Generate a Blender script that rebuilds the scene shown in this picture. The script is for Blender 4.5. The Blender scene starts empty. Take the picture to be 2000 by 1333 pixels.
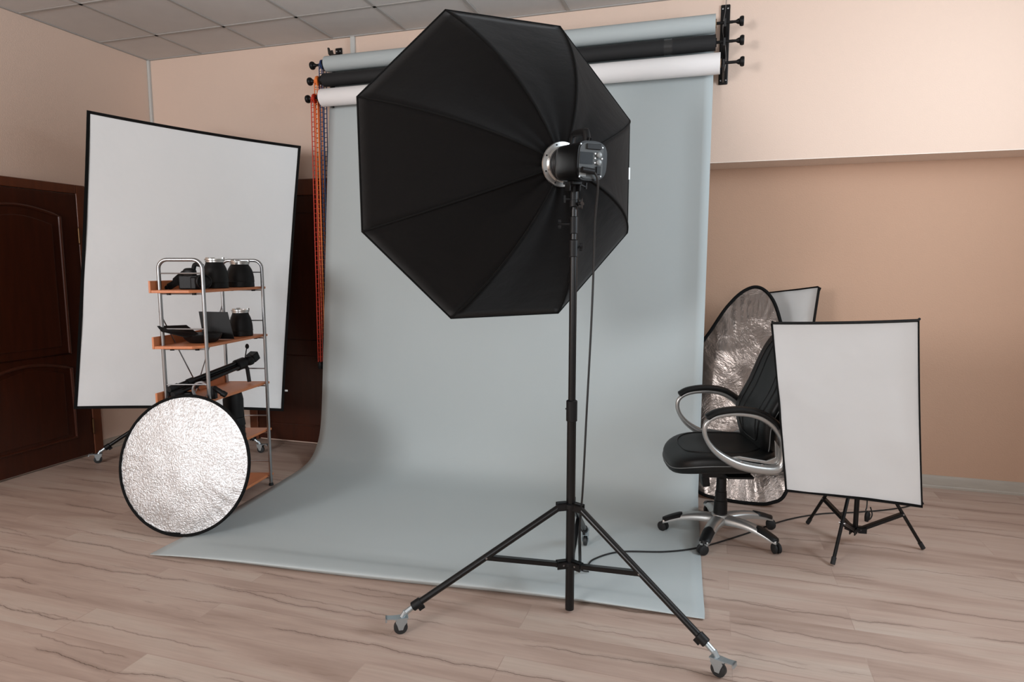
import bpy, bmesh, math, random
from mathutils import Vector, Matrix, noise
random.seed(7)
PI = math.pi
C = bpy.context.scene.collection
V = Vector

# ---------------------------------------------------------------- camera
F_PX = 1267.8
pitch, roll, yaw = 0.116, 0.0004, -0.3012
r0 = V((math.cos(yaw), -math.sin(yaw), 0))
fw = V((math.sin(yaw)*math.cos(pitch), math.cos(yaw)*math.cos(pitch), -math.sin(pitch)))
u0 = r0.cross(fw)
rr = r0*math.cos(roll) + u0*math.sin(roll)
uu = -r0*math.sin(roll) + u0*math.cos(roll)
cam = bpy.data.objects.new('viewpoint', bpy.data.cameras.new('viewpoint'))
C.objects.link(cam)
cam.data.sensor_width = 36.0
cam.data.lens = F_PX/2000*36
cam.data.clip_start = 0.05
m = Matrix((rr, uu, -fw)).transposed().to_4x4()
m.translation = V((4.5375, -4.458, 1.4435))
cam.matrix_world = m
bpy.context.scene.camera = cam

# ---------------------------------------------------------------- world, light, exposure
sc = bpy.context.scene
sc.view_settings.view_transform = 'Standard'
sc.view_settings.look = 'None'
sc.view_settings.gamma = 1
sc.view_settings.use_curve_mapping = False
sc.view_settings.exposure = 0.0
w = bpy.data.worlds.new('world'); sc.world = w; w.use_nodes = True
w.node_tree.nodes['Background'].inputs[0].default_value = (0.75, 0.86, 1.0, 1)
w.node_tree.nodes['Background'].inputs[1].default_value = 0.6

def area(name, loc, target, sx, sy, power, col, spread=180):
    d = bpy.data.lights.new(name, 'AREA'); d.shape = 'RECTANGLE'
    d.size = sx; d.size_y = sy; d.energy = power; d.color = col; d.spread = math.radians(spread)
    o = bpy.data.objects.new(name, d); C.objects.link(o)
    o.location = loc
    o.rotation_euler = (V(target)-V(loc)).to_track_quat('-Z', 'Y').to_euler()
    return o
ROOM_X, ROOM_Y, ROOM_H = 6.95, -7.4, 3.126
# daylight: high window in the right wall, two windows in the wall behind the camera
area('daylight_rear_left', (1.15, ROOM_Y+0.05, 2.15), (1.15, 0, 2.15), 1.4, 1.2, 158, (0.96, 0.975, 1.0))
area('daylight_right', (ROOM_X-0.03, -2.0, 2.35), (0, -2.0, 2.35), 1.5, 1.0, 84, (0.80, 0.91, 1.0))
area('daylight_rear_right', (5.6, ROOM_Y+0.05, 1.75), (5.6, 0, 1.75), 1.6, 1.6, 45, (0.97, 0.98, 1.0))

# ---------------------------------------------------------------- materials
def lin(c):
    return tuple(((x/255)/12.92 if x/255 <= 0.04045 else ((x/255+0.055)/1.055)**2.4) for x in c) + (1,)
def mat(name, col, rough=0.6, metal=0.0, bump=0.0, bscale=200, coat=0.0, var=0.0, vscale=8, stretch=(1, 1, 1), sheen=0, bdist=0.002, spec=0.5):
    m = bpy.data.materials.new(name); m.use_nodes = True
    nt = m.node_tree; b = nt.nodes['Principled BSDF']
    b.inputs['Base Color'].default_value = lin(col)
    b.inputs['Roughness'].default_value = rough
    b.inputs['Metallic'].default_value = metal
    b.inputs['Specular IOR Level'].default_value = spec
    if coat: b.inputs['Coat Weight'].default_value = coat; b.inputs['Coat Roughness'].default_value = 0.15
    if sheen: b.inputs['Sheen Weight'].default_value = sheen
    tc = nt.nodes.new('ShaderNodeTexCoord'); mp = nt.nodes.new('ShaderNodeMapping')
    mp.inputs['Scale'].default_value = stretch
    nt.links.new(tc.outputs['Object'], mp.inputs['Vector'])
    if var:
        n = nt.nodes.new('ShaderNodeTexNoise'); n.inputs['Scale'].default_value = vscale; n.inputs['Detail'].default_value = 5
        nt.links.new(mp.outputs[0], n.inputs['Vector'])
        mx = nt.nodes.new('ShaderNodeMix'); mx.data_type = 'RGBA'
        mx.inputs[6].default_value = lin([max(0, x*(1-var)) for x in col]); mx.inputs[7].default_value = lin([min(255, x*(1+var)) for x in col])
        nt.links.new(n.outputs['Fac'], mx.inputs[0]); nt.links.new(mx.outputs[2], b.inputs['Base Color'])
    if bump:
        n = nt.nodes.new('ShaderNodeTexNoise'); n.inputs['Scale'].default_value = bscale; n.inputs['Detail'].default_value = 4
        nt.links.new(mp.outputs[0], n.inputs['Vector'])
        bp = nt.nodes.new('ShaderNodeBump'); bp.inputs['Strength'].default_value = bump; bp.inputs['Distance'].default_value = bdist
        nt.links.new(n.outputs['Fac'], bp.inputs['Height']); nt.links.new(bp.outputs[0], b.inputs['Normal'])
    return m

M = {}
M['peach'] = mat('peach_wallpaper', (225, 200, 183), 0.85, bump=0.5, bscale=160, spec=0.2)
M['roomwhite'] = mat('off_white_paint', (205, 203, 200), 0.85, bump=0.3, bscale=160, spec=0.2)
M['brown'] = mat('brown_wallpaper', (196, 160, 136), 0.85, bump=0.6, bscale=130, spec=0.2)
M['tile'] = mat('ceiling_tile', (208, 205, 202), 0.9, bump=0.3, bscale=300, var=0.02, spec=0.1)
M['gridbar'] = mat('ceiling_bar', (168, 165, 161), 0.6)
M['soffit'] = mat('grainy_soffit_bounce_light', (244, 228, 216), 0.9, bump=0.6, bscale=120, var=0.05, vscale=140, spec=0.1)  # grainy surface; the paler tone paints in light bounced up from the floor
M['strip'] = mat('grey_plastic_strip', (196, 196, 192), 0.5)
M['skirting'] = mat('skirting', (170, 160, 148), 0.5, var=0.06, vscale=6, stretch=(1, 1, 8))
M['doorwood'] = mat('dark_mahogany', (58, 26, 14), 0.32, coat=0.25, var=0.25, vscale=5, stretch=(6, 6, 0.6), spec=0.3)
M['framewood'] = mat('red_mahogany', (92, 48, 27), 0.38, coat=0.2, var=0.2, vscale=5, stretch=(6, 6, 0.6), spec=0.4)
M['brass'] = mat('brass_hinge', (96, 72, 50), 0.4, 1.0)
M['paper'] = mat('blue_grey_paper', (180, 187, 187), 0.75, bump=0.25, bscale=3, bdist=0.01, spec=0.25)
M['paperedge'] = mat('paper_roll_white', (236, 232, 230), 0.7)
M['paperblack'] = mat('paper_roll_black', (24, 24, 25), 0.75)
M['card'] = mat('cardboard_tube', (150, 118, 88), 0.8)
M['black'] = mat('black_plastic', (15, 15, 16), 0.48, spec=0.28)
M['blackmetal'] = mat('black_painted_metal', (9, 9, 10), 0.32, 0.0, spec=0.38)
M['blackrubber'] = mat('black_rubber', (20, 20, 21), 0.7)
M['blackfab'] = mat('black_nylon', (15, 14, 14), 0.85, bump=0.4, bscale=9, bdist=0.012, sheen=0.06, spec=0.12)
M['trim'] = mat('black_binding', (11, 11, 11), 0.85, spec=0.2)
M['chrome'] = mat('chrome', (214, 214, 212), 0.28, 1.0)
M['zinc'] = mat('zinc_plate', (176, 186, 190), 0.38, 0.85)
M['steel'] = mat('grey_steel', (170, 172, 174), 0.28, 1.0)
M['silverpaint'] = mat('silver_painted_plastic', (176, 176, 174), 0.3, 0.75)
M['leather'] = mat('black_leather', (11, 12, 12), 0.45, bump=0.2, bscale=420, spec=0.35)
M['thread'] = mat('grey_stitching', (120, 122, 122), 0.7)
M['mouldwood'] = mat('mahogany_moulding', (66, 31, 18), 0.4, coat=0.1, spec=0.3)
M['orangewood'] = mat('beech_board', (205, 128, 84), 0.45, var=0.08, vscale=6, stretch=(10, 1, 1))
M['wheel'] = mat('dark_wheel', (36, 38, 39), 0.5)
M['diffuser'] = mat('white_diffuser', (222, 225, 226), 0.85, bump=0.7, bscale=1.9, bdist=0.03, spec=0.15)
M['panelgrey'] = mat('flash_panel', (72, 74, 74), 0.5, spec=0.3)
M['screen'] = mat('flash_screen', (44, 50, 54), 0.15)
M['knobgrey'] = mat('flash_knob', (126, 128, 127), 0.4)
M['cable'] = mat('black_cable', (18, 18, 18), 0.5)
M['chainred'] = mat('red_chain', (196, 48, 16), 0.4)
M['chainorange'] = mat('orange_chain', (240, 126, 52), 0.4)
M['chainblue'] = mat('blue_chain', (24, 52, 98), 0.4)
M['white'] = mat('white_plastic', (232, 232, 230), 0.4)
M['greyfab'] = mat('silver_grey_fabric', (222, 222, 220), 0.6, 0.1, bump=0.35, bscale=5, bdist=0.01)

# crinkled reflector fabrics
def foil(name, col, rough, s1, s2, st, d):
    m = bpy.data.materials.new(name); m.use_nodes = True
    nt = m.node_tree; b = nt.nodes['Principled BSDF']
    b.inputs['Base Color'].default_value = lin(col); b.inputs['Metallic'].default_value = 0.92; b.inputs['Roughness'].default_value = rough
    tc = nt.nodes.new('ShaderNodeTexCoord')
    n1 = nt.nodes.new('ShaderNodeTexNoise'); n1.inputs['Scale'].default_value = s1; n1.inputs['Detail'].default_value = 6; n1.inputs['Roughness'].default_value = 0.65; n1.inputs['Distortion'].default_value = 1.2
    n2 = nt.nodes.new('ShaderNodeTexVoronoi'); n2.inputs['Scale'].default_value = s2
    nt.links.new(tc.outputs['Object'], n1.inputs['Vector']); nt.links.new(tc.outputs['Object'], n2.inputs['Vector'])
    ad = nt.nodes.new('ShaderNodeMath'); ad.operation = 'MULTIPLY_ADD'; ad.inputs[1].default_value = 0.35
    nt.links.new(n2.outputs['Distance'], ad.inputs[0]); nt.links.new(n1.outputs['Fac'], ad.inputs[2])
    bp = nt.nodes.new('ShaderNodeBump'); bp.inputs['Strength'].default_value = st; bp.inputs['Distance'].default_value = d
    nt.links.new(ad.outputs[0], bp.inputs['Height']); nt.links.new(bp.outputs[0], b.inputs['Normal'])
    return m
M['foil'] = foil('silver_reflector_fabric', (194, 195, 196), 0.33, 60, 120, 0.6, 0.005)
M['foil2'] = foil('silver_reflector_fabric_creased', (150, 140, 134), 0.24, 5, 9, 0.45, 0.02)

# floor : laminate planks running along x
def floor_mat():
    m = bpy.data.materials.new('laminate_planks'); m.use_nodes = True
    nt = m.node_tree; b = nt.nodes['Principled BSDF']; N = nt.nodes.new; L = nt.links.new
    tc = N('ShaderNodeTexCoord')
    br = N('ShaderNodeTexBrick'); br.offset = 0.37; br.offset_frequency = 2
    br.inputs['Scale'].default_value = 1; br.inputs['Brick Width'].default_value = 1.28; br.inputs['Row Height'].default_value = 0.192
    br.inputs['Mortar Size'].default_value = 0.0016; br.inputs['Mortar Smooth'].default_value = 0.1
    br.inputs['Color1'].default_value = (0, 0, 0, 1); br.inputs['Color2'].default_value = (1, 1, 1, 1); br.inputs['Mortar'].default_value = (0.5, 0.5, 0.5, 1)
    L(tc.outputs['Object'], br.inputs['Vector'])
    # per plank shift of the grain
    sh = N('ShaderNodeVectorMath'); sh.operation = 'MULTIPLY'; sh.inputs[1].default_value = (7, 7, 9)
    L(br.outputs['Color'], sh.inputs[0])
    ad = N('ShaderNodeVectorMath'); ad.operation = 'ADD'; L(tc.outputs['Object'], ad.inputs[0]); L(sh.outputs[0], ad.inputs[1])
    def nz(scale, st, det, dist):
        mp = N('ShaderNodeMapping'); mp.inputs['Scale'].default_value = st; L(ad.outputs[0], mp.inputs['Vector'])
        n = N('ShaderNodeTexNoise'); n.inputs['Scale'].default_value = scale; n.inputs['Detail'].default_value = det; n.inputs['Distortion'].default_value = dist
        L(mp.outputs[0], n.inputs['Vector']); return n
    base = nz(1.0, (0.9, 6.5, 1), 5, 0.6)
    cr = N('ShaderNodeValToRGB'); e = cr.color_ramp.elements
    e[0].position = 0.28; e[0].color = lin((166, 141, 127)); e[1].position = 0.74; e[1].color = lin((200, 182, 168))
    x = e.new(0.5); x.color = lin((190, 166, 152))
    L(base.outputs['Fac'], cr.inputs['Fac'])
    # fine grain
    fg = nz(1.0, (5, 90, 1), 4, 0.2)
    mx = N('ShaderNodeMix'); mx.data_type = 'RGBA'; mx.blend_type = 'MULTIPLY'; mx.inputs[0].default_value = 0.22
    L(cr.outputs[0], mx.inputs[6]); L(fg.outputs['Fac'], mx.inputs[7])
    # dark cracks: one wandering thin line per plank row, broken up by a mask
    sx = N('ShaderNodeSeparateXYZ'); L(tc.outputs['Object'], sx.inputs[0])
    def mth(op, a_=None, b_=None, c_=None):
        q = N('ShaderNodeMath'); q.operation = op
        for i_, v_ in enumerate((a_, b_, c_)):
            if v_ is None: continue
            if isinstance(v_, (int, float)): q.inputs[i_].default_value = v_
            else: L(v_, q.inputs[i_])
        return q.outputs[0]
    lines = []
    for (rowh, ph, sc_, amp, wd, m0, m1) in ((0.192, 0.0, 1.1, 0.55, 0.017, 0.45, 0.53), (0.137, 0.4, 2.3, 0.5, 0.011, 0.53, 0.60)):
        yy = mth('ADD', mth('DIVIDE', sx.outputs['Y'], rowh), ph); row = mth('FLOOR', yy); fr_ = mth('FRACT', yy)
        cv = N('ShaderNodeCombineXYZ'); L(mth('MULTIPLY', sx.outputs['X'], sc_), cv.inputs[0]); L(mth('MULTIPLY', row, 7.31), cv.inputs[1])
        n_ = N('ShaderNodeTexNoise'); n_.inputs['Scale'].default_value = 1; n_.inputs['Detail'].default_value = 7; n_.inputs['Roughness'].default_value = 0.62; L(cv.outputs[0], n_.inputs['Vector'])
        dd = mth('ABSOLUTE', mth('SUBTRACT', fr_, mth('MULTIPLY_ADD', n_.outputs['Fac'], amp*2, 0.5-amp)))
        n2_ = N('ShaderNodeTexNoise'); n2_.inputs['Scale'].default_value = 1.7; n2_.inputs['Detail'].default_value = 4; 
        cv2 = N('ShaderNodeCombineXYZ'); L(sx.outputs['X'], cv2.inputs[0]); L(mth('MULTIPLY', row, 3.17), cv2.inputs[1]); cv2.inputs[2].default_value = 5.5; L(cv2.outputs[0], n2_.inputs['Vector'])
        mr = N('ShaderNodeMapRange'); mr.inputs['From Min'].default_value = m0; mr.inputs['From Max'].default_value = m1; L(n2_.outputs['Fac'], mr.inputs['Value'])
        s3 = N('ShaderNodeMapRange'); s3.inputs['From Min'].default_value = 0; s3.inputs['From Max'].default_value = wd; s3.inputs['To Min'].default_value = 1; s3.inputs['To Max'].default_value = 0; L(dd, s3.inputs['Value'])
        soft = N('ShaderNodeMapRange'); soft.inputs['From Min'].default_value = 0; soft.inputs['From Max'].default_value = wd*5; soft.inputs['To Min'].default_value = 0.26; soft.inputs['To Max'].default_value = 0; L(dd, soft.inputs['Value'])
        lines.append(mth('MULTIPLY', mth('MAXIMUM', mth('MULTIPLY', s3.outputs[0], 0.95), soft.outputs[0]), mr.outputs[0]))
    # small knots
    mpk = N('ShaderNodeMapping'); mpk.inputs['Scale'].default_value = (1.1, 3.2, 1); L(tc.outputs['Object'], mpk.inputs['Vector'])
    vk = N('ShaderNodeTexVoronoi'); vk.inputs['Scale'].default_value = 1.0; L(mpk.outputs[0], vk.inputs['Vector'])
    kr = N('ShaderNodeMapRange'); kr.inputs['From Min'].default_value = 0.015; kr.inputs['From Max'].default_value = 0.05; kr.inputs['To Min'].default_value = 0.6; kr.inputs['To Max'].default_value = 0; L(vk.outputs['Distance'], kr.inputs['Value'])
    tot = mth('MAXIMUM', mth('MAXIMUM', lines[0], lines[1]), kr.outputs[0])
    m2 = N('ShaderNodeMix'); m2.data_type = 'RGBA'; m2.inputs[7].default_value = lin((84, 62, 52))
    L(tot, m2.inputs[0]); L(mx.outputs[2], m2.inputs[6])
    # seams
    m3 = N('ShaderNodeMix'); m3.data_type = 'RGBA'; m3.inputs[7].default_value = lin((120, 98, 86))
    sf = N('ShaderNodeMath'); sf.operation = 'MULTIPLY'; sf.inputs[1].default_value = 0.2; L(br.outputs['Fac'], sf.inputs[0])
    L(sf.outputs[0], m3.inputs[0]); L(m2.outputs[2], m3.inputs[6])
    L(m3.outputs[2], b.inputs['Base Color'])
    b.inputs['Roughness'].default_value = 0.5; b.inputs['Specular IOR Level'].default_value = 0.28
    bp = N('ShaderNodeBump'); bp.inputs['Strength'].default_value = 0.15; bp.inputs['Distance'].default_value = 0.002; L(fg.outputs['Fac'], bp.inputs['Height']); L(bp.outputs[0], b.inputs['Normal'])
    return m
M['floor'] = floor_mat()

# ---------------------------------------------------------------- mesh helpers (everything in world metres)
def rootloc(o):
    while o.parent: o = o.parent
    return o.location
def tag(o, label, cat, group=None):
    o['label'] = label; o['category'] = cat
    if group: o['group'] = group
    return o
def thing(name, label, cat, loc, group=None):
    o = bpy.data.objects.new(name, None); C.objects.link(o); o.location = loc
    o.empty_display_size = 0.1
    return tag(o, label, cat, group)
def obj(name, bm, m, parent=None, label=None, smooth=True, angle=35, bevel=0):
    if parent is not None:
        off = -V(rootloc(parent))
        for v in bm.verts: v.co += off
        loc = None
    else:
        n = len(bm.verts); lo = V([min(v.co[i] for v in bm.verts) for i in range(3)]); hi = V([max(v.co[i] for v in bm.verts) for i in range(3)])
        loc = V(((lo.x+hi.x)/2, (lo.y+hi.y)/2, lo.z))
        for v in bm.verts: v.co -= loc
    bmesh.ops.recalc_face_normals(bm, faces=bm.faces[:])
    me = bpy.data.meshes.new(name); bm.to_mesh(me); bm.free()
    me.materials.append(M[m] if isinstance(m, str) else m)
    if smooth:
        me.polygons.foreach_set('use_smooth', [True]*len(me.polygons))
        try: me.set_sharp_from_angle(angle=math.radians(angle))
        except Exception: pass
    o = bpy.data.objects.new(name, me); C.objects.link(o)
    if parent is not None: o.parent = parent
    else: o.location = loc
    if label: o['label'] = label
    if bevel:
        b = o.modifiers.new('bevel', 'BEVEL'); b.width = bevel; b.segments = 2; b.limit_method = 'ANGLE'
    return o
def struct(name, bm, m, parent=None, **k):
    keep = parent is None
    n = len(bm.verts)
    if keep:
        e = bmesh_to(name, bm, m, **k); e['kind'] = 'structure'; return e
    return obj(name, bm, m, parent, **k)
def bmesh_to(name, bm, m, smooth=False, bevel=0, angle=35):
    bmesh.ops.recalc_face_normals(bm, faces=bm.faces[:])
    me = bpy.data.meshes.new(name); bm.to_mesh(me); bm.free(); me.materials.append(M[m])
    if smooth:
        me.polygons.foreach_set('use_smooth', [True]*len(me.polygons)); me.set_sharp_from_angle(angle=math.radians(angle))
    o = bpy.data.objects.new(name, me); C.objects.link(o)
    if bevel:
        b = o.modifiers.new('bevel', 'BEVEL'); b.width = bevel; b.segments = 2; b.limit_method = 'ANGLE'
    return o
def B(): return bmesh.new()
def box(bm, lo, hi, mtx=None):
    lo = V(lo); hi = V(hi)
    vs = [bm.verts.new((x, y, z)) for x in (lo.x, hi.x) for y in (lo.y, hi.y) for z in (lo.z, hi.z)]
    for f in ((0, 1, 3, 2), (4, 6, 7, 5), (0, 4, 5, 1), (2, 3, 7, 6), (0, 2, 6, 4), (1, 5, 7, 3)):
        bm.faces.new([vs[i] for i in f])
    if mtx is not None:
        for v in vs: v.co = mtx @ v.co
    return bm
def frame(o, x, y, z):
    mm = Matrix((V(x), V(y), V(z))).transposed().to_4x4(); mm.translation = V(o); return mm
def tube(bm, pts, r, seg=12, closed=False, ry=None, up=None):
    pts = [V(p) for p in pts]; n = len(pts)
    rs = r if isinstance(r, (list, tuple)) else [r]*n
    T = []
    for i in range(n):
        if closed: t = pts[(i+1) % n]-pts[i-1]
        elif i == 0: t = pts[1]-pts[0]
        elif i == n-1: t = pts[-1]-pts[-2]
        else: t = (pts[i+1]-pts[i]).normalized()+(pts[i]-pts[i-1]).normalized()
        T.append(t.normalized())
    a = V(up) if up else (V((0, 0, 1)) if abs(T[0].z) < 0.9 else V((1, 0, 0)))
    nrm = (a-T[0]*a.dot(T[0])).normalized(); rings = []
    for i in range(n):
        nrm = (nrm-T[i]*nrm.dot(T[i])).normalized(); bn = T[i].cross(nrm)
        k = ry if ry else 1
        rings.append([bm.verts.new(pts[i]+nrm*math.cos(2*PI*j/seg)*rs[i]+bn*math.sin(2*PI*j/seg)*rs[i]*k) for j in range(seg)])
    for i in range(n if closed else n-1):
        A, Bq = rings[i], rings[(i+1) % n]
        for j in range(seg): bm.faces.new((A[j], A[(j+1) % seg], Bq[(j+1) % seg], Bq[j]))
    if not closed:
        bm.faces.new(rings[0][::-1]); bm.faces.new(rings[-1])
    return bm
def lathe(bm, prof, o, ax=(0, 0, 1), seg=32, closed_prof=False):
    ax = V(ax).normalized(); a = V((1, 0, 0)) if abs(ax.x) < 0.9 else V((0, 1, 0))
    x = (a-ax*a.dot(ax)).normalized(); y = ax.cross(x); rings = []
    for (r, h) in prof:
        if r < 1e-6: rings.append([bm.verts.new(V(o)+ax*h)])
        else: rings.append([bm.verts.new(V(o)+ax*h+x*math.cos(2*PI*j/seg)*r+y*math.sin(2*PI*j/seg)*r) for j in range(seg)])
    n = len(rings)
    for i in range(n if closed_prof else n-1):
        A, Q = rings[i], rings[(i+1) % n]
        for j in range(seg):
            if len(A) == 1 and len(Q) == 1: continue
            if len(A) == 1: bm.faces.new((A[0], Q[j], Q[(j+1) % seg]))
            elif len(Q) == 1: bm.faces.new((A[j], A[(j+1) % seg], Q[0]))
            else: bm.faces.new((A[j], A[(j+1) % seg], Q[(j+1) % seg], Q[j]))
    return bm
def cyl(bm, p0, p1, r, seg=20):
    return tube(bm, [p0, p1], r, seg)
def prism(bm, poly, n, h):
    """poly: list of world points, extruded by vector n*h"""
    d = V(n).normalized()*h
    a = [bm.verts.new(V(p)) for p in poly]; b = [bm.verts.new(V(p)+d) for p in poly]
    bm.faces.new(a[::-1]); bm.faces.new(b)
    for i in range(len(a)): bm.faces.new((a[i], a[(i+1) % len(a)], b[(i+1) % len(a)], b[i]))
    return bm
def sgnpow(x, e): return math.copysign(abs(x)**e, x)
def cushion(bm, mtx, a, b, c, e1=0.5, e2=0.5, nu=24, nv=48, warp=None):
    rings = []
    for i in range(nu+1):
        ph = -PI/2+PI*i/nu
        if i in (0, nu): pts = [V((0, 0, c*(-1 if i == 0 else 1)))]
        else:
            pts = [V((a*sgnpow(math.cos(ph), e1)*sgnpow(math.cos(2*PI*j/nv), e2), b*sgnpow(math.cos(ph), e1)*sgnpow(math.sin(2*PI*j/nv), e2), c*sgnpow(math.sin(ph), e1))) for j in range(nv)]
        if warp: pts = [warp(p) for p in pts]
        rings.append([bm.verts.new(mtx @ p) for p in pts])
    for i in range(nu):
        A, Q = rings[i], rings[i+1]
        for j in range(nv):
            if len(A) == 1: bm.faces.new((A[0], Q[j], Q[(j+1) % nv]))
            elif len(Q) == 1: bm.faces.new((A[j], A[(j+1) % nv], Q[0]))
            else: bm.faces.new((A[j], A[(j+1) % nv], Q[(j+1) % nv], Q[j]))
    return bm
def catmull(P, n=8, closed=False):
    P = [V(p) for p in P]; out = []; N_ = len(P)
    for i in range(N_ if closed else N_-1):
        if closed: p0, p1, p2, p3 = P[i-1], P[i], P[(i+1) % N_], P[(i+2) % N_]
        else: p0, p1, p2, p3 = P[max(i-1, 0)], P[i], P[i+1], P[min(i+2, N_-1)]
        for k in range(n):
            t = k/n
            out.append(0.5*((2*p1)+(p2-p0)*t+(2*p0-5*p1+4*p2-p3)*t*t+(3*p1-p0-3*p2+p3)*t**3))
    if not closed: out.append(P[-1])
    return out
Z = V((0, 0, 1))

# ================================================================ ROOM
H = ROOM_H
NX = 3.9        # the recess of the back wall starts here (behind the paper)
HL = 2.10       # height of the recess
ND = 0.29       # its depth
b = B(); box(b, (-0.1, ROOM_Y-0.1, -0.06), (ROOM_X+0.1, ND+0.1, 0)); struct('floor', b, 'floor')
# ceiling tiles, each a little crooked, in one sheet
b = B()
ys = [0, -0.453]+[-0.453-0.6*k for k in range(1, 13)]; xs = [0, 0.5505]+[0.5505+0.6*k for k in range(1, 12)]
for i in range(len(xs)-1):
    for j in range(len(ys)-1):
        x0, x1 = xs[i], min(xs[i+1], ROOM_X); y1, y0 = ys[j], max(ys[j+1], ROOM_Y)
        if x0 >= ROOM_X or y1 <= ROOM_Y: continue
        z = [H+0.0005+random.uniform(0, 0.004) for _ in range(4)]
        q = [(x0, y0, z[0]), (x1, y0, z[1]), (x1, y1, z[2]), (x0, y1, z[3])]
        prism(b, q, (0, 0, 1), 0.02)
struct('ceiling', b, 'tile')
b = B()
for x in xs[1:]:
    if x < ROOM_X: box(b, (x-0.012, ROOM_Y, H-0.002), (x+0.012, 0, H+0.006))
for y in ys[1:]:
    if y > ROOM_Y: box(b, (0, y-0.012, H-0.002), (ROOM_X, y+0.012, H+0.005))
box(b, (0, ROOM_Y, H-0.004), (0.018, 0, H+0.004)); box(b, (0, -0.018, H-0.004), (ROOM_X, 0, H+0.004))
struct('trim_1', b, 'gridbar')
b = B(); box(b, (-0.15, ROOM_Y-0.1, H+0.03), (ROOM_X+0.1, ND+0.2, H+0.1)); struct('ceiling.001', b, 'tile')
# walls
b = B(); box(b, (-0.15, 0, 0), (NX, ND+0.1, H+0.05)); box(b, (NX, 0, HL), (ROOM_X+0.1, ND+0.1, H+0.05)); struct('wall_back', b, 'peach')
b = B(); box(b, (NX, ND, 0), (ROOM_X+0.1, ND+0.1, HL)); struct('wall_back.001', b, 'brown')
b = B(); box(b, (-0.15, ROOM_Y-0.1, 0), (0, 0, H+0.05)); struct('wall_left', b, 'peach')
def wall_with_window(name, plane, p, u0_, u1_, holes, zlo, zhi, wm='roomwhite'):
    b = B(); us = [u0_]
    for (a, c) in holes: us += [a, c]
    us.append(u1_)
    def bx(ua, ub, za, zb):
        if plane == 'x': box(b, (p, ua, za), (p+0.12, ub, zb))
        else: box(b, (ua, p-0.12, za), (ub, p, zb))
    for k in range(len(us)-1):
        if k % 2 == 0: bx(us[k], us[k+1], 0, H+0.05)
        else: bx(us[k], us[k+1], 0, zlo); bx(us[k], us[k+1], zhi, H+0.05)
    struct(name, b, wm)
wall_with_window('wall_right', 'x', ROOM_X, ROOM_Y-0.1, 0, [(-2.75, -1.25)], 1.85, 2.85)
b = B(); box(b, (ROOM_X, 0, 0), (ROOM_X+0.12, ND, HL)); struct('wall_right.001', b, 'brown')
wall_with_window('wall_rear', 'y', ROOM_Y, -0.1, 3.0, [(0.45, 1.85)], 1.53, 2.77)
wall_with_window('wall_rear', 'y', ROOM_Y, 3.0, ROOM_X+0.1, [(4.75, 6.45)], 0.92, 2.58)
def win(name, plane, p, a, c, zlo, zhi):
    b = B()
    def bx(ua, ub, za, zb):
        if plane == 'x': box(b, (p+0.06, ua, za), (p+0.11, ub, zb))
        else: box(b, (ua, p-0.11, za), (ub, p-0.06, zb))
    t = 0.06
    bx(a, c, zlo, zlo+t); bx(a, c, zhi-t, zhi); bx(a, a+t, zlo, zhi); bx(c-t, c, zlo, zhi); mid = (a+c)/2; bx(mid-t/2, mid+t/2, zlo, zhi)
    struct(name, b, 'white')
win('window_1', 'x', ROOM_X, -2.75, -1.25, 1.85, 2.85)
win('window_2', 'y', ROOM_Y, 4.75, 6.45, 0.92, 2.58)
win('window_3', 'y', ROOM_Y, 0.45, 1.85, 1.53, 2.77)
b = B(); box(b, (NX, 0.0, HL-0.004), (ROOM_X, ND, HL)); struct('soffit_bounce_strip', b, 'soffit')  # thin sheet added under the soffit, its pale colour imitating floor bounce
# corner strip, cable duct above the rolls
b = B(); box(b, (0, -0.022, 0.06), (0.022, 0, H-0.004)); struct('trim_2', b, 'strip', bevel=0.004)
b = B(); box(b, (1.905, -0.022, 0.3), (1.94, 0, H-0.004)); struct('trim_3', b, 'strip', bevel=0.004)
# skirting
def skirting(name, p0, p1, n):
    n = V(n); prof = [(0.0, 0), (0.018, 0), (0.018, 0.012), (0.012, 0.018), (0.012, 0.062), (0.006, 0.078), (0, 0.082)]
    poly = [V(p0)+n*a+Z*h for a, h in prof]; d = V(p1)-V(p0)
    b = B(); prism(b, poly, d, d.length); struct(name, b, 'skirting', smooth=True)
skirting('baseboard_back', (NX, ND, 0), (ROOM_X, ND, 0), (0, -1, 0))
skirting('baseboard_back.001', (0, 0, 0), (0.86, 0, 0), (0, -1, 0))
skirting('baseboard_left', (0, -0.68, 0), (0, 0, 0), (1, 0, 0))
skirting('baseboard_right', (ROOM_X, ROOM_Y, 0), (ROOM_X, ND, 0), (-1, 0, 0))

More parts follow.
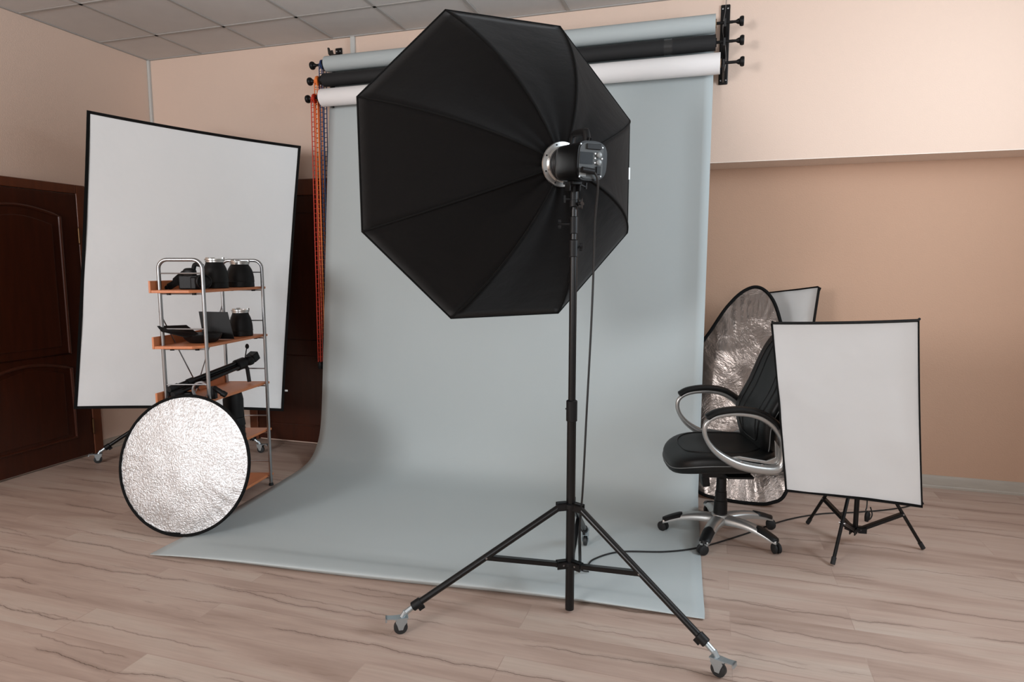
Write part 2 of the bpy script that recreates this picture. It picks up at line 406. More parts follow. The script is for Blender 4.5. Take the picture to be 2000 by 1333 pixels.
# door in the left wall
d1 = bpy.data.objects.new('door_1', None); C.objects.link(d1); d1.location = (0, -1.2, 0); d1['kind'] = 'structure'
b = B(); box(b, (0, -0.765, 0), (0.035, -0.69, 2.03)); box(b, (0, -1.745, 0), (0.035, -1.67, 2.03)); box(b, (0, -1.67, 1.965), (0.035, -0.765, 2.03))
obj('door_frame', b, 'framewood', d1, smooth=False, bevel=0.006)
b = B(); box(b, (0.002, -1.668, 0.012), (0.030, -0.767, 1.962)); obj('door_leaf', b, 'doorwood', d1, smooth=False, bevel=0.003)
def arc_panel(y0, y1, z0, z1, rise, inv=False):
    pts = [(y0, z0), (y1, z0)]
    n = 14; top = []
    for i in range(n+1):
        t = i/n; y = y1+(y0-y1)*t; top.append((y, z1+rise*math.sin(PI*t)))
    return pts+top
for (z0, z1, rise) in ((0.80, 1.79, 0.06), (0.17, 0.69, 0.06)):
    pp = [(0.032, y, z) for (y, z) in arc_panel(-1.53, -0.905, z0, z1, rise)]
    b = B(); tube(b, pp, 0.011, 8, closed=True); p1 = obj('panel_moulding', b, 'mouldwood', d1)
    b = B(); cc = V((0, -1.2175, (z0+z1)/2))
    inner = [V((0.0305, cc.y+(y+1.2175)*0.80, cc.z+(z-cc.z)*0.88)) for (_, y, z) in pp]
    prism(b, inner, (1, 0, 0), 0.006); obj('raised_panel', b, 'doorwood', d1, smooth=False, bevel=0.005)
for zz in (1.66, 0.22):
    b = B(); cyl(b, (0.036, -0.766, zz-0.05), (0.036, -0.766, zz+0.05), 0.008, 10); lathe(b, [(0.006, 0), (0.006, 0.006), (0.0, 0.014)], (0.036, -0.766, zz+0.05)); lathe(b, [(0.006, 0), (0.006, 0.006), (0.0, 0.014)], (0.036, -0.766, zz-0.05), (0, 0, -1))
    obj('door_hinge', b, 'brass', d1)
b = B(); cyl(b, (0.03, -1.60, 1.0), (0.07, -1.60, 1.0), 0.01, 10); cyl(b, (0.07, -1.605, 1.0), (0.07, -1.49, 1.0), 0.009, 10); obj('door_handle', b, 'brass', d1)
# door in the back wall, half hidden by the paper
d2 = bpy.data.objects.new('door_2', None); C.objects.link(d2); d2.location = (1.33, 0, 0); d2['kind'] = 'structure'
b = B(); box(b, (0.865, -0.03, 0), (0.945, 0, 2.11)); box(b, (1.745, -0.03, 0), (1.825, 0, 2.11)); box(b, (0.945, -0.03, 1.985), (1.745, 0, 2.11))
obj('door_frame', b, 'framewood', d2, smooth=False, bevel=0.006)
b = B(); box(b, (0.947, -0.022, 0.012), (1.743, -0.002, 1.983)); obj('door_leaf', b, 'doorwood', d2, smooth=False, bevel=0.003)
for (z0, z1) in ((0.85, 1.85), (0.15, 0.72)):
    b = B(); tube(b, [(1.06, -0.024, z0), (1.63, -0.024, z0), (1.63, -0.024, z1), (1.06, -0.024, z1)], 0.008, 8, closed=True); obj('panel_moulding', b, 'doorwood', d2)
b = B(); cyl(b, (1.68, -0.022, 1.0), (1.68, -0.06, 1.0), 0.009, 10); cyl(b, (1.685, -0.06, 1.0), (1.58, -0.06, 1.0), 0.008, 10); obj('door_handle', b, 'brass', d2)

# ================================================================ PAPER ROLLS AND RAILS
ROLLS = [  # y, z, radius, x0, x1
    ('grey', -0.135, 2.905, 0.055, 1.775, 4.49), ('black', -0.165, 2.785, 0.047, 1.77, 4.495), ('white', -0.19, 2.655, 0.062, 1.765, 4.525)]
def rail(x, side, label):
    t = thing('roll_bracket', label, 'bracket', (x, 0, 2.58), 'wall brackets of the paper rolls')
    b = B(); box(b, (x-0.028, -0.012, 2.575), (x+0.028, 0, 3.055)); obj('back_plate', b, 'blackmetal', t, smooth=False, bevel=0.006)
    for (yy, zz) in ((-0.135, 2.905), (-0.165, 2.785), (-0.19, 2.655), (-0.12, 3.0)):
        b = B()
        prof = [(0, 0.03), (-0.02, 0.012), (yy+0.035, -0.012), (yy+0.02, 0.012), (yy+0.008, 0.0), (yy-0.008, 0.0), (yy-0.02, 0.014), (yy-0.03, 0.014), (yy-0.02, -0.028), (yy+0.04, -0.045), (0, -0.075)]
        if side == 'r' and zz == 3.0: continue
        prism(b, [(x-0.006, p, zz+q) for p, q in prof], (1, 0, 0), 0.012); obj('hook', b, 'blackmetal', t, smooth=False)
    if side == 'r':
        b = B(); tube(b, catmull([(x+0.002, -0.012, 3.12), (x, -0.016, 3.03), (x-0.012, -0.03, 2.90), (x+0.006, -0.03, 2.80), (x+0.012, -0.03, 2.70), (x-0.004, -0.03, 2.61)], 8), 0.0022, 6); obj('hanging_wire', b, 'steel', t)
    for zz in (2.60, 3.03):
        for dx in (-0.015, 0.015): b = B(); lathe(b, [(0.005, 0), (0.005, 0.003), (0, 0.005)], (x+dx, -0.012, zz), (0, -1, 0), 8); obj('screw', b, 'steel', t)
    return t
rail(1.80, 'l', 'black wall bracket at the left ends of the paper rolls, its top hook empty')
rail(4.545, 'r', 'black upright wall bracket at the right ends of the paper rolls')
def knob(bm, o, ax, s=1):
    lathe(bm, [(0, 0), (0.008*s, 0), (0.008*s, 0.03*s), (0.016*s, 0.045*s), (0.016*s, 0.05*s), (0.026*s, 0.055*s), (0.029*s, 0.062*s), (0.029*s, 0.07*s), (0.026*s, 0.077*s), (0, 0.078*s)], o, ax, 20)
def paper_roll(key, y, z, r, x0, x1, m, label):
    t = thing('paper_roll', label, 'paper roll', ((x0+x1)/2, y, z-r), 'paper background rolls')
    b = B()
    lathe(b, [(r, 0), (r, x1-x0), (r-0.012, x1-x0), (r-0.012, 0)], (x0, y, z), (1, 0, 0), 40, closed_prof=True)
    obj('paper', b, m, t)
    b = B(); lathe(b, [(0, 0.0), (0.026, 0.0), (0.026, x1-x0+0.01), (0, x1-x0+0.01)], (x0-0.005, y, z), (1, 0, 0), 24); obj('core_tube', b, 'card' if key != 'black' else 'black', t)
    b = B(); cyl(b, (x1, y, z), (x1+0.10, y, z), 0.009, 12); knob(b, (x1+0.085 if key != 'white' else x1+0.06, y, z), (1, 0, 0)); obj('end_knob', b, 'black', t)
    b = B(); cyl(b, (x0-0.10, y, z), (x0, y, z), 0.009, 12); knob(b, (x0-0.055, y, z), (-1, 0, 0)); lathe(b, [(0, 0), (0.03, 0), (0.034, 0.012), (0.026, 0.03), (0, 0.03)], (x0-0.03, y, z), (1, 0, 0), 24)
    obj('drive_knob', b, 'black', t)
    return t
rg = paper_roll('grey', *ROLLS[0][1:], 'paper', 'grey-blue paper roll, topmost of the three rolls high on the wall')
rb = paper_roll('black', *ROLLS[1][1:], 'paperblack', 'black paper roll hanging between the grey and the white roll')
rw = paper_roll('white', *ROLLS[2][1:], 'paperedge', 'white paper roll, lowest and thickest of the three rolls')
# loose ends and tape
b = B(); prism(b, [(3.55, -0.205, 2.745), (3.62, -0.205, 2.725), (3.66, -0.205, 2.75)], (0, 1, 0), 0.002); obj('torn_end', b, 'paperblack', rb, smooth=False)
b = B(); lathe(b, [(0.0476, 0), (0.0476, 0.05)], (4.19, -0.165, 2.785), (1, 0, 0), 40); obj('tape', b, mat('clear_tape', (48, 48, 48), 0.25), rb, label='glossy strip of clear tape')

# drive sprocket holders and chains
def chain_loop(name, m, x, y, z, xb, yb, zb, label, w=0.018, dbl=False):
    t = thing('drive_chain', label, 'chain', (xb, yb, zb-0.07), 'coloured pull chains')
    b = B(); lathe(b, [(0, 0), (0.026, 0), (0.034, 0.006), (0.034, 0.016), (0.026, 0.022), (0, 0.022)], (x-0.011, y, z), (1, 0, 0), 18)
    obj('sprocket', b, m, t)
    b = B(); tube(b, [(x-0.03, y+0.03, z+0.04), (x+0.025, y+0.03, z+0.04), (x+0.025, y-0.0, z-0.045), (x-0.03, y-0.0, z-0.045)], 0.0022, 6, closed=True); obj('chain_guard', b, 'black', t)
    for sgn in (-1, 1):
        b = B(); top = V((x, y+sgn*0.028, z)); bot = V((xb, yb+sgn*0.012, zb)); Lc = (bot-top).length; n = int(Lc/0.034); d = (bot-top)/n; dn = d.normalized()
        side = V((1, 0, 0))
        for k in range(n):
            c = top+d*(k+0.5); hl = Lc/n*0.60; hw = 0.0115
            s = side if k % 2 == 0 else side
            s = (s-dn*s.dot(dn)).normalized()
            tube(b, [c-dn*hl*0.9-s*hw, c-dn*hl*0.9+s*hw, c+dn*hl*0.9+s*hw, c+dn*hl*0.9-s*hw], 0.0042, 5, closed=True)
        obj('chain_strand', b, m, t)
    b = B(); lathe(b, [(0, 0), (0.018, 0.003), (0.022, 0.02), (0.022, 0.045), (0.014, 0.06), (0, 0.064)], (xb, yb, zb-0.06), (0, 0, 1), 18); obj('chain_weight', b, 'black', t)
    return t
chain_loop('blue', 'chainblue', 1.74, -0.135, 2.905, 1.735, -0.16, 1.15, 'dark blue pull chain hanging from the grey roll, nearest the paper')
chain_loop('orange', 'chainorange', 1.715, -0.165, 2.785, 1.715, -0.19, 0.87, 'bright orange pull chain hanging from the black roll')
chain_loop('red', 'chainred', 1.70, -0.19, 2.655, 1.705, -0.235, 0.72, 'red pull chain hanging from the white roll, nearest the large softbox')

# the sheet of background paper
prof = [(-0.075, 2.90), (-0.083, 2.75), (-0.10, 2.60), (-0.16, 2.08), (-0.215, 1.51), (-0.255, 1.10), (-0.29, 0.75), (-0.325, 0.42), (-0.355, 0.24), (-0.40, 0.13), (-0.48, 0.05), (-0.62, 0.012), (-0.85, 0.004), (-1.3, 0.003), (-1.60, 0.004), (-1.72, 0.012), (-1.79, 0.030), (-1.86, 0.038), (-1.893, 0.032), (-1.872, 0.006)]
pc = catmull([(0, y, z) for y, z in prof], 6)
b = B(); nxp = 48; grid = []
for i, p in enumerate(pc):
    row = []
    fl = max(0, min(1, (-p.y-0.45)/1.4))
    for j in range(nxp+1):
        t = j/nxp
        x0 = 1.765+0.135*fl; x1 = 4.487+0.06*fl
        x = x0+(x1-x0)*t
        y = p.y; z = p.z
        if fl > 0.75:
            y -= (fl-0.75)/0.25*0.15*max(0, (1-t))**1.2
            y += (fl-0.75)/0.25*0.055*t
            z += (fl-0.75)/0.25*0.006*math.sin(t*9+1)*(1 if p.z > 0.005 else 0)
        edge = min(t, 1-t)
        hang = max(0, min(1, (p.z-0.1)/0.5))*max(0, min(1, (2.7-p.z)/0.4))
        y -= hang*(0.028*math.exp(-((1-t)/0.03)**2))    # right edge curls a little towards the room
        if p.y < -1.5: z = 0.004+(z-0.004)*(0.25+0.75*max(0, math.sin(PI*min(1, max(0, (t-0.02)/0.96))))**0.7)
        z = max(z, 0.0025)
        row.append(b.verts.new((x, y, z)))
    grid.append(row)
for i in range(len(grid)-1):
    for j in range(nxp): b.faces.new((grid[i][j], grid[i][j+1], grid[i+1][j+1], grid[i+1][j]))
sheet = obj('background_paper', b, 'paper', None, angle=180)
tag(sheet, 'wide grey-blue sheet of background paper sweeping from the wall down onto the floor', 'paper backdrop')
so = sheet.modifiers.new('solid', 'SOLIDIFY'); so.thickness = 0.0015; so.offset = 0

# ================================================================ STANDS
def caster(leg, p, out, s=1.0):
    out = V(out).normalized(); side = Z.cross(out)
    top = V((p[0], p[1], 0)) ; wr = 0.027*s; ctr = top+Z*(wr+0.001)
    b = B(); lathe(b, [(0, -0.011*s), (0.016*s, -0.011*s), (wr, -0.008*s), (wr, 0.008*s), (0.016*s, 0.011*s), (0, 0.011*s)], ctr, side, 24); obj('caster_wheel', b, 'wheel', leg)
    b = B()
    for sg in (-1, 1):
        q = [ctr+side*sg*0.0135*s+out*a*s+Z*h*s for a, h in ((-0.008, -0.006), (0.008, -0.006), (0.013, 0.012), (0.020, 0.028), (0.014, 0.040), (-0.024, 0.040), (-0.026, 0.026), (-0.014, 0.010))]
        prism(b, q, side*sg, 0.003*s)
    box(b, (-0.03*s, -0.017*s, 0), (0.024*s, 0.017*s, 0.005*s), frame(ctr+Z*0.037*s, out, side, Z))
    box(b, (0, -0.014*s, 0), (0.042*s, 0.014*s, 0.004*s), frame(ctr+Z*0.038*s+out*0.016*s, (out+Z*0.12).normalized(), side, (Z-out*0.12).normalized()))
    box(b, (0.036*s, -0.014*s, -0.012*s), (0.042*s, 0.014*s, 0.004*s), frame(ctr+Z*0.038*s+out*0.016*s, (out+Z*0.12).normalized(), side, (Z-out*0.12).normalized()))
    cyl(b, ctr+Z*0.04*s-out*0.006*s, ctr+Z*0.062*s-out*0.02*s, 0.010*s, 14)
    cyl(b, ctr+Z*0.055*s-out*0.018*s, ctr+Z*0.085*s-out*0.06*s, 0.0105*s, 14)
    obj('caster_fork', b, 'zinc', leg, smooth=False)
    return ctr+Z*0.082*s-out*0.055*s
def clampish(bm, o, d, s=1):
    d = V(d).normalized(); lathe(bm, [(0.016*s, 0), (0.020*s, 0.003*s), (0.020*s, 0.04*s), (0.016*s, 0.043*s)], V(o)-d*0.02*s, d, 18, closed_prof=False)
    box(bm, (-0.02*s, -0.007*s, -0.032*s), (0.006*s, 0.007*s, -0.014*s), frame(o, d, Z.cross(d).normalized(), d.cross(Z.cross(d)).normalized()))

# ---- big stand
PX, PY = 4.005, -1.93
st = thing('light_stand', 'tall black wheeled light stand in the centre, carrying the octagonal softbox', 'light stand', (PX, PY, 0))
b = B(); cyl(b, (PX, PY, 0.013), (PX, PY, 0.86), 0.0185, 24); obj('lower_tube', b, 'blackmetal', st)
b = B(); cyl(b, (PX, PY, 0.86), (PX, PY, 1.52), 0.0150, 24); obj('middle_tube', b, 'blackmetal', st)
b = B(); cyl(b, (PX, PY, 1.50), (PX, PY, 1.66), 0.0125, 20); cyl(b, (PX, PY, 1.62), (PX, PY, 1.77), 0.0100, 20); obj('upper_tube', b, 'blackmetal', st)
for (z0, z1, r) in ((0.815, 0.905, 0.0225), (1.475, 1.545, 0.0185), (1.565, 1.635, 0.0165), (1.668, 1.70, 0.0185)):
    b = B(); lathe(b, [(r-0.006, 0), (r, 0.004), (r, z1-z0-0.004), (r-0.006, z1-z0)], (PX, PY, z0), (0, 0, 1), 24)
    c_ = obj('locking_collar', b, 'black', st)
right = V((0.955, 0.297, 0)); fwd = V((-0.297, 0.955, 0))
def starknob(bm, o, ax, r=0.018, th=0.012, n=4, stem=0.03):
    ax = V(ax).normalized(); a = Z if abs(ax.z) < 0.9 else V((1, 0, 0)); x = (a-ax*a.dot(ax)).normalized(); y = ax.cross(x)
    cyl(bm, o, V(o)+ax*stem, 0.0045, 10)
    poly = []
    for k in range(n*8):
        th_ = 2*PI*k/(n*8); rr_ = r*(0.72+0.28*math.cos(n*th_)); poly.append(V(o)+ax*stem+x*rr_*math.cos(th_)+y*rr_*math.sin(th_))
    prism(bm, poly, ax, th)
b = B(); starknob(b, (PX, PY, 1.682), (right-fwd*0.5), 0.021, 0.012, 4, 0.022); obj('clamp_knob', b, 'black', st)
b = B(); starknob(b, (PX, PY, 1.605), (-right), 0.019, 0.012, 4, 0.05); obj('clamp_knob', b, 'black', st)
b = B(); starknob(b, (PX, PY, 1.515), (right), 0.015, 0.010, 4, 0.024); obj('clamp_knob', b, 'black', st)
b = B(); starknob(b, (PX, PY, 0.86), (-fwd*-1-right*0.2), 0.016, 0.010, 4, 0.03); obj('clamp_knob', b, 'black', st)
def spider(t, x, y, z, r, feet, rad=0.028):
    b = B(); lathe(b, [(r, 0), (rad, 0.002), (rad, 0.02), (r, 0.024)], (x, y, z-0.012), (0, 0, 1), 24)
    for f in feet:
        d = V((f[0]-x, f[1]-y, 0)).normalized(); s = Z.cross(d)
        box(b, (rad*0.6, -0.014, -0.018), (rad+0.032, -0.009, 0.014), frame((x, y, z), d, s, Z)); box(b, (rad*0.6, 0.009, -0.018), (rad+0.032, 0.014, 0.014), frame((x, y, z), d, s, Z))
        box(b, (rad*0.6, -0.014, 0.008), (rad+0.03, 0.014, 0.014), frame((x, y, z), d, s, Z))
    obj('collar', b, 'black', t, smooth=False)
def tripod_legs(t, x, y, ztop, zbr, feet, rleg, rpole, casters=True, fr=0.52, zfoot=0.1, brw=0.009):
    for f in feet:
        d = V((f[0]-x, f[1]-y, 0)).normalized(); s = Z.cross(d)
        p0 = V((x, y, ztop))+d*0.045
        lg = None
        if casters: p1 = V((f[0], f[1], 0.109))-d*0.055
        else: p1 = V((f[0], f[1], rleg))
        b = B(); cyl(b, p0, p1, rleg, 16); lg = obj('leg', b, 'blackmetal', t)
        if casters:
            caster(lg, (f[0], f[1]), d)
            b = B(); clampish(b, p1+(p0-p1).normalized()*0.012, (p1-p0), rleg/0.0145); obj('clamp', b, 'black', lg)
        else:
            b = B(); dd = (p1-p0).normalized(); cyl(b, p1-dd*0.035, p1, rleg*1.3, 14); obj('rubber_foot', b, 'blackrubber', lg)
        pm = p0+(p1-p0)*fr
        q0 = V((x, y, zbr))+d*(rpole+0.012)
        dd = (pm-q0); Ln = dd.length; dd.normalize(); up = dd.cross(s)*-1
        b = B(); box(b, (0, -0.011, -brw), (Ln, -0.0085, brw), frame(q0, dd, s, s.cross(dd)*-1)); box(b, (0, 0.0085, -brw), (Ln, 0.011, brw), frame(q0, dd, s, s.cross(dd)*-1))
        box(b, (0.01, -0.011, brw-0.002), (Ln-0.01, 0.011, brw), frame(q0, dd, s, s.cross(dd)*-1))
        br = obj('brace', b, 'blackmetal', t, smooth=False)
        b = B(); cyl(b, pm-s*0.015, pm+s*0.015, 0.004, 8); obj('rivet', b, 'steel', br); b = B(); cyl(b, q0-s*0.014, q0+s*0.014, 0.004, 8); obj('rivet', b, 'steel', br)
feetA = [(3.404, -2.286), (4.599, -2.196), (3.945, -1.268)]
spider(st, PX, PY, 0.465, 0.018, feetA)
spider(st, PX, PY, 0.215, 0.018, feetA, 0.026)
tripod_legs(st, PX, PY, 0.462, 0.212, feetA, 0.0135, 0.02)

# ---- octabox
ob_C = V((3.574, -1.459, 1.885)); oyaw, otilt, oth = 0.7096, 0.0231, 0.0153; OR_ = 0.74
Mx = Matrix.Rotation(oyaw, 3, 'Z') @ Matrix.Rotation(otilt, 3, 'X')
oax = Mx @ V((0, 1, 0))           # towards the open front
hub = V((3.946, -1.890, 1.84)); OD = (ob_C-hub).dot(oax)
rim = [ob_C+Mx @ V((OR_*math.cos(oth+PI*(112.5-45*k)/180), 0, OR_*math.sin(oth+PI*(112.5-45*k)/180))) for k in range(8)]
ob = thing('octagonal_softbox', 'large black octagonal softbox seen from behind on the tall stand', 'softbox', (ob_C.x, ob_C.y, 1.15))
def ribpt(k, s):
    v = rim[k % 8]; X = hub+(v-hub)*s; dd = (v-hub).dot(oax)
    return X-oax*(dd*((1-s**2)-(1-s)))
b = B()
for k in range(8):
    g = []; ns, nw = 18, 14
    for i in range(ns+1):
        s = 0.10+0.90*i/ns; row = []
        A_, Q_ = ribpt(k, s), ribpt(k+1, s)
        for j in range(nw+1):
            w_ = j/nw; X = A_.lerp(Q_, w_)
            inward = (hub+oax*OD*0.9-X).normalized()
            sag = 0.030*math.sin(PI*w_)*math.sin(PI*min(1, s))**0.8
            wr = 0.010*math.exp(-s*3)*math.sin(w_*2*PI*2+k*1.7)*math.sin(PI*w_)
            row.append(b.verts.new(X+inward*(sag+wr)))
        g.append(row)
    for i in range(ns):
        for j in range(nw): b.faces.new((g[i][j], g[i][j+1], g[i+1][j+1], g[i+1][j]))
shell = obj('shell', b, 'blackfab', ob, angle=60)
so = shell.modifiers.new('solid', 'SOLIDIFY'); so.thickness = 0.003; so.offset = 0
for k in range(8):
    b = B(); tube(b, [ribpt(k, 0.10+0.90*i/16)-oax*0.0035 for i in range(17)], 0.0045, 8); obj('rib', b, 'trim', ob)
b = B(); tube(b, rim, 0.006, 8, closed=True); obj('rim_binding', b, 'trim', ob)
b = B()   # front diffuser, set back a little
g0 = [ob_C+(v-ob_C)*0.955-oax*0.03 for v in rim]; cv = b.verts.new(ob_C-oax*0.04); vv = [b.verts.new(p) for p in g0]
for k in range(8): b.faces.new((cv, vv[k], vv[(k+1) % 8]))
obj('front_diffuser', b, 'diffuser', ob, smooth=False)
b = B(); e_r = (rim[2]-rim[3]).normalized(); mp_ = rim[2].lerp(rim[3], 0.47)
box(b, (-0.004, -0.004, -0.03), (0.004, 0.004, 0.03), frame(mp_+V((0.006, -0.006, 0)), (0.76, 0.65, 0), (-0.65, 0.76, 0), (0, 0, 1))); obj('care_tag', b, 'white', ob, smooth=False)
# flash head axis points out of the back of the octabox, slightly down
e1 = V((0.65, -0.76, -0.085)).normalized(); e2 = Z.cross(e1).normalized(); e3 = e1.cross(e2)   # e2: to the right seen from the panel
b = B(); lathe(b, [(0.062, -0.004), (0.086, -0.004), (0.088, 0.0), (0.086, 0.006), (0.070, 0.008), (0.066, 0.022), (0.060, 0.022)], hub, e1, 48, closed_prof=True); sr = obj('speed_ring', b, 'chrome', ob)
for k in range(8):
    a = 2*PI*(k+0.5)/8; o = hub+e1*0.0065+(e2*math.cos(a)+e3*math.sin(a))*0.078; b = B(); lathe(b, [(0, 0), (0.0035, 0), (0.0035, 0.002), (0, 0.003)], o, e1, 8); obj('screw', b, 'black', sr)

# ---- flash head
fh = thing('studio_flash', 'black studio flash head with grey control panel, mounted at the back of the octagonal softbox', 'flash head', tuple(hub+e1*0.13-Z*0.09))
def dsec(s=1.0, n=40):
    out = []
    for k in range(n):
        a = 2*PI*k/n; x = math.cos(a); y = math.sin(a)
        ex = 0.42 if x < 0 else 0.8
        out.append((sgnpow(x, ex)*0.058*s*(1.08 if x > 0 else 0.98), sgnpow(y, 0.55)*0.068*s))
    return out
def sweep(bm, secs):
    rings = []
    for (t, s) in secs: rings.append([bm.verts.new(hub+e1*t+e2*x+e3*y) for x, y in dsec(s)])
    for i in range(len(rings)-1):
        for j in range(40): bm.faces.new((rings[i][j], rings[i][(j+1) % 40], rings[i+1][(j+1) % 40], rings[i+1][j]))
    bm.faces.new(rings[0][::-1]); bm.faces.new(rings[-1])
b = B(); lathe(b, [(0, 0.01), (0.058, 0.01), (0.060, 0.035), (0.052, 0.045), (0, 0.045)], hub, e1, 32); obj('mount', b, 'black', fh)
b = B(); sweep(b, [(0.042, 0.86), (0.05, 0.95), (0.06, 0.97), (0.205, 1.0), (0.215, 1.03), (0.232, 1.03), (0.232, 0.97)]); obj('body', b, 'blackmetal', fh, angle=40)
pl = hub+e1*0.2325
b = B(); sec = [(min(x, 0.046), y) for x, y in dsec(0.93)]; prism(b, [pl+e2*x+e3*y for x, y in sec], e1, 0.002); panel = obj('control_panel', b, 'panelgrey', fh, smooth=False)
PF = frame(pl+e1*0.002, e2, e3, e1)
b = B(); box(b, (-0.050, -0.012, 0), (0.003, 0.030, 0.0015), PF); obj('display', b, 'screen', panel, smooth=False)
b = B(); box(b, (-0.025, 0.040, 0), (0.034, 0.060, 0.006), PF); obj('sync_cover', b, 'black', panel, smooth=False, bevel=0.002)
for (x, y) in ((0.028, 0.022), (0.028, -0.004)):
    b = B(); lathe(b, [(0.010, 0), (0.010, 0.006), (0.007, 0.008), (0.0, 0.008)], PF @ V((x, y, 0)), e1, 20); obj('dial', b, 'knobgrey', panel)
for (x, y) in ((0.012, 0.026), (0.012, 0.010), (0.012, -0.006), (0.041, 0.010)): b = B(); lathe(b, [(0.003, 0), (0.003, 0.003), (0, 0.0035)], PF @ V((x, y, 0)), e1, 10); obj('button', b, 'white', panel)
b = B(); box(b, (0.018, -0.048, 0), (0.036, -0.018, 0.007), PF); obj('power_switch', b, 'black', panel, smooth=False, bevel=0.002)
b = B(); box(b, (-0.05, -0.056, 0), (-0.022, -0.043, 0.001), PF); obj('rating_plate', b, 'knobgrey', panel, smooth=False)
for (x, y) in ((-0.050, 0.056), (-0.050, -0.058), (0.040, 0.048), (0.038, -0.054)): b = B(); lathe(b, [(0.0035, 0), (0.0035, 0.002), (0, 0.003)], PF @ V((x, y, 0)), e1, 10); obj('screw', b, 'steel', panel)
# handle
b = B(); tube(b, catmull([hub+e1*0.075+e3*0.058, hub+e1*0.082+e3*0.098, hub+e1*0.095+e3*0.108, hub+e1*0.165+e3*0.108, hub+e1*0.18+e3*0.100, hub+e1*0.195+e3*0.058], 5), 0.0105, 12, ry=1.5); obj('handle', b, 'black', fh)
b = B(); starknob(b, hub+e1*0.20+e3*0.066, (e1*0.3+e3).normalized(), 0.012, 0.01, 5, 0.01); obj('knob', b, 'black', fh)
# bracket and yoke on top of the pole
ptop = V((PX, PY, 1.77))
b = B(); lathe(b, [(0.012, -0.10), (0.0165, -0.098), (0.0165, -0.02), (0.013, -0.012), (0, -0.012)], ptop, (0, 0, 1), 20)
cyl(b, ptop-e2*0.022+Z*-0.012, ptop+e2*0.022+Z*-0.012, 0.018, 18)
box(b, (-0.035, -0.02, 0), (0.045, 0.02, 0.012), frame(hub+e1*0.09-e3*0.080, e1, e2, e3))
box(b, (-0.012, -0.024, -0.035), (0.03, -0.019, 0.0), frame(hub+e1*0.09-e3*0.070, e1, e2, e3)); box(b, (-0.012, 0.019, -0.035), (0.03, 0.024, 0.0), frame(hub+e1*0.09-e3*0.070, e1, e2, e3))
obj('mounting_bracket', b, 'black', fh, smooth=False, bevel=0.002)
b = B(); cyl(b, ptop+e2*0.02-Z*0.012, ptop+e2*0.05-Z*0.022, 0.005, 10); cyl(b, ptop+e2*0.05-Z*0.03, ptop+e2*0.052+Z*0.0-Z*0.006, 0.006, 10); obj('tilt_lever', b, 'black', fh)
b = B(); cyl(b, ptop-Z*0.07, ptop-Z*0.07-right*0.035, 0.004, 10); box(b, (-0.004, -0.006, -0.014), (0.004, 0.006, 0.014), frame(ptop-Z*0.07-right*0.037, right, fwd, Z)); obj('wing_screw', b, 'black', fh)
# power cable
plug = pl+e1*0.005-e3*0.035-e2*0.02
b = B(); cyl(b, pl-e3*0.033-e2*0.045+e1*0.012, pl-e3*0.038+e2*0.004+e1*0.014, 0.011, 14); cyl(b, pl-e3*0.033-e2*0.03, pl-e3*0.033-e2*0.03+e1*0.02, 0.010, 14); obj('power_plug', b, 'black', fh)
cpts = [pl-e3*0.038+e2*0.004+e1*0.014, V((4.118, -2.05, 1.74)), V((4.10, -2.0, 1.60)), V((4.09, -1.96, 1.40)), V((4.082, -1.95, 1.18)), V((4.070, -1.95, 0.87)), V((4.058, -1.95, 0.54)), V((4.045, -1.93, 0.40)), V((4.035, -1.86, 0.22)), V((3.99, -1.62, 0.035)), V((3.965, -1.53, 0.009)), V((4.00, -1.525, 0.009)), V((4.02, -1.43, 0.009)), V((4.13, -1.31, 0.009)), V((4.35, -1.24, 0.009)), V((4.52, -1.13, 0.009)), V((4.73, -0.895, 0.005)), V((4.96, -0.62, 0.005)), V((5.17, -0.45, 0.005)), V((5.37, -0.36, 0.005)), V((5.59, -0.24, 0.005)), V((5.74, -0.10, 0.005)), V((5.80, 0.15, 0.005)), V((5.78, 0.25, 0.01))]
b = B(); tube(b, catmull(cpts, 10), 0.0042, 8); o = obj('power_cable', b, 'cable'); tag(o, 'black power cable hanging down the tall stand and running across the floor to the right', 'cable')
b = B(); tube(b, catmull([(4.05, -1.915, 0.45), (4.03, -1.87, 0.33), (3.99, -1.66, 0.12), (3.985, -1.60, 0.03), (4.02, -1.575, 0.012)], 8), 0.0035, 8); o = obj('cable_end', b, 'cable'); tag(o, 'short loose black cable end hanging behind the pole of the tall stand', 'cable')

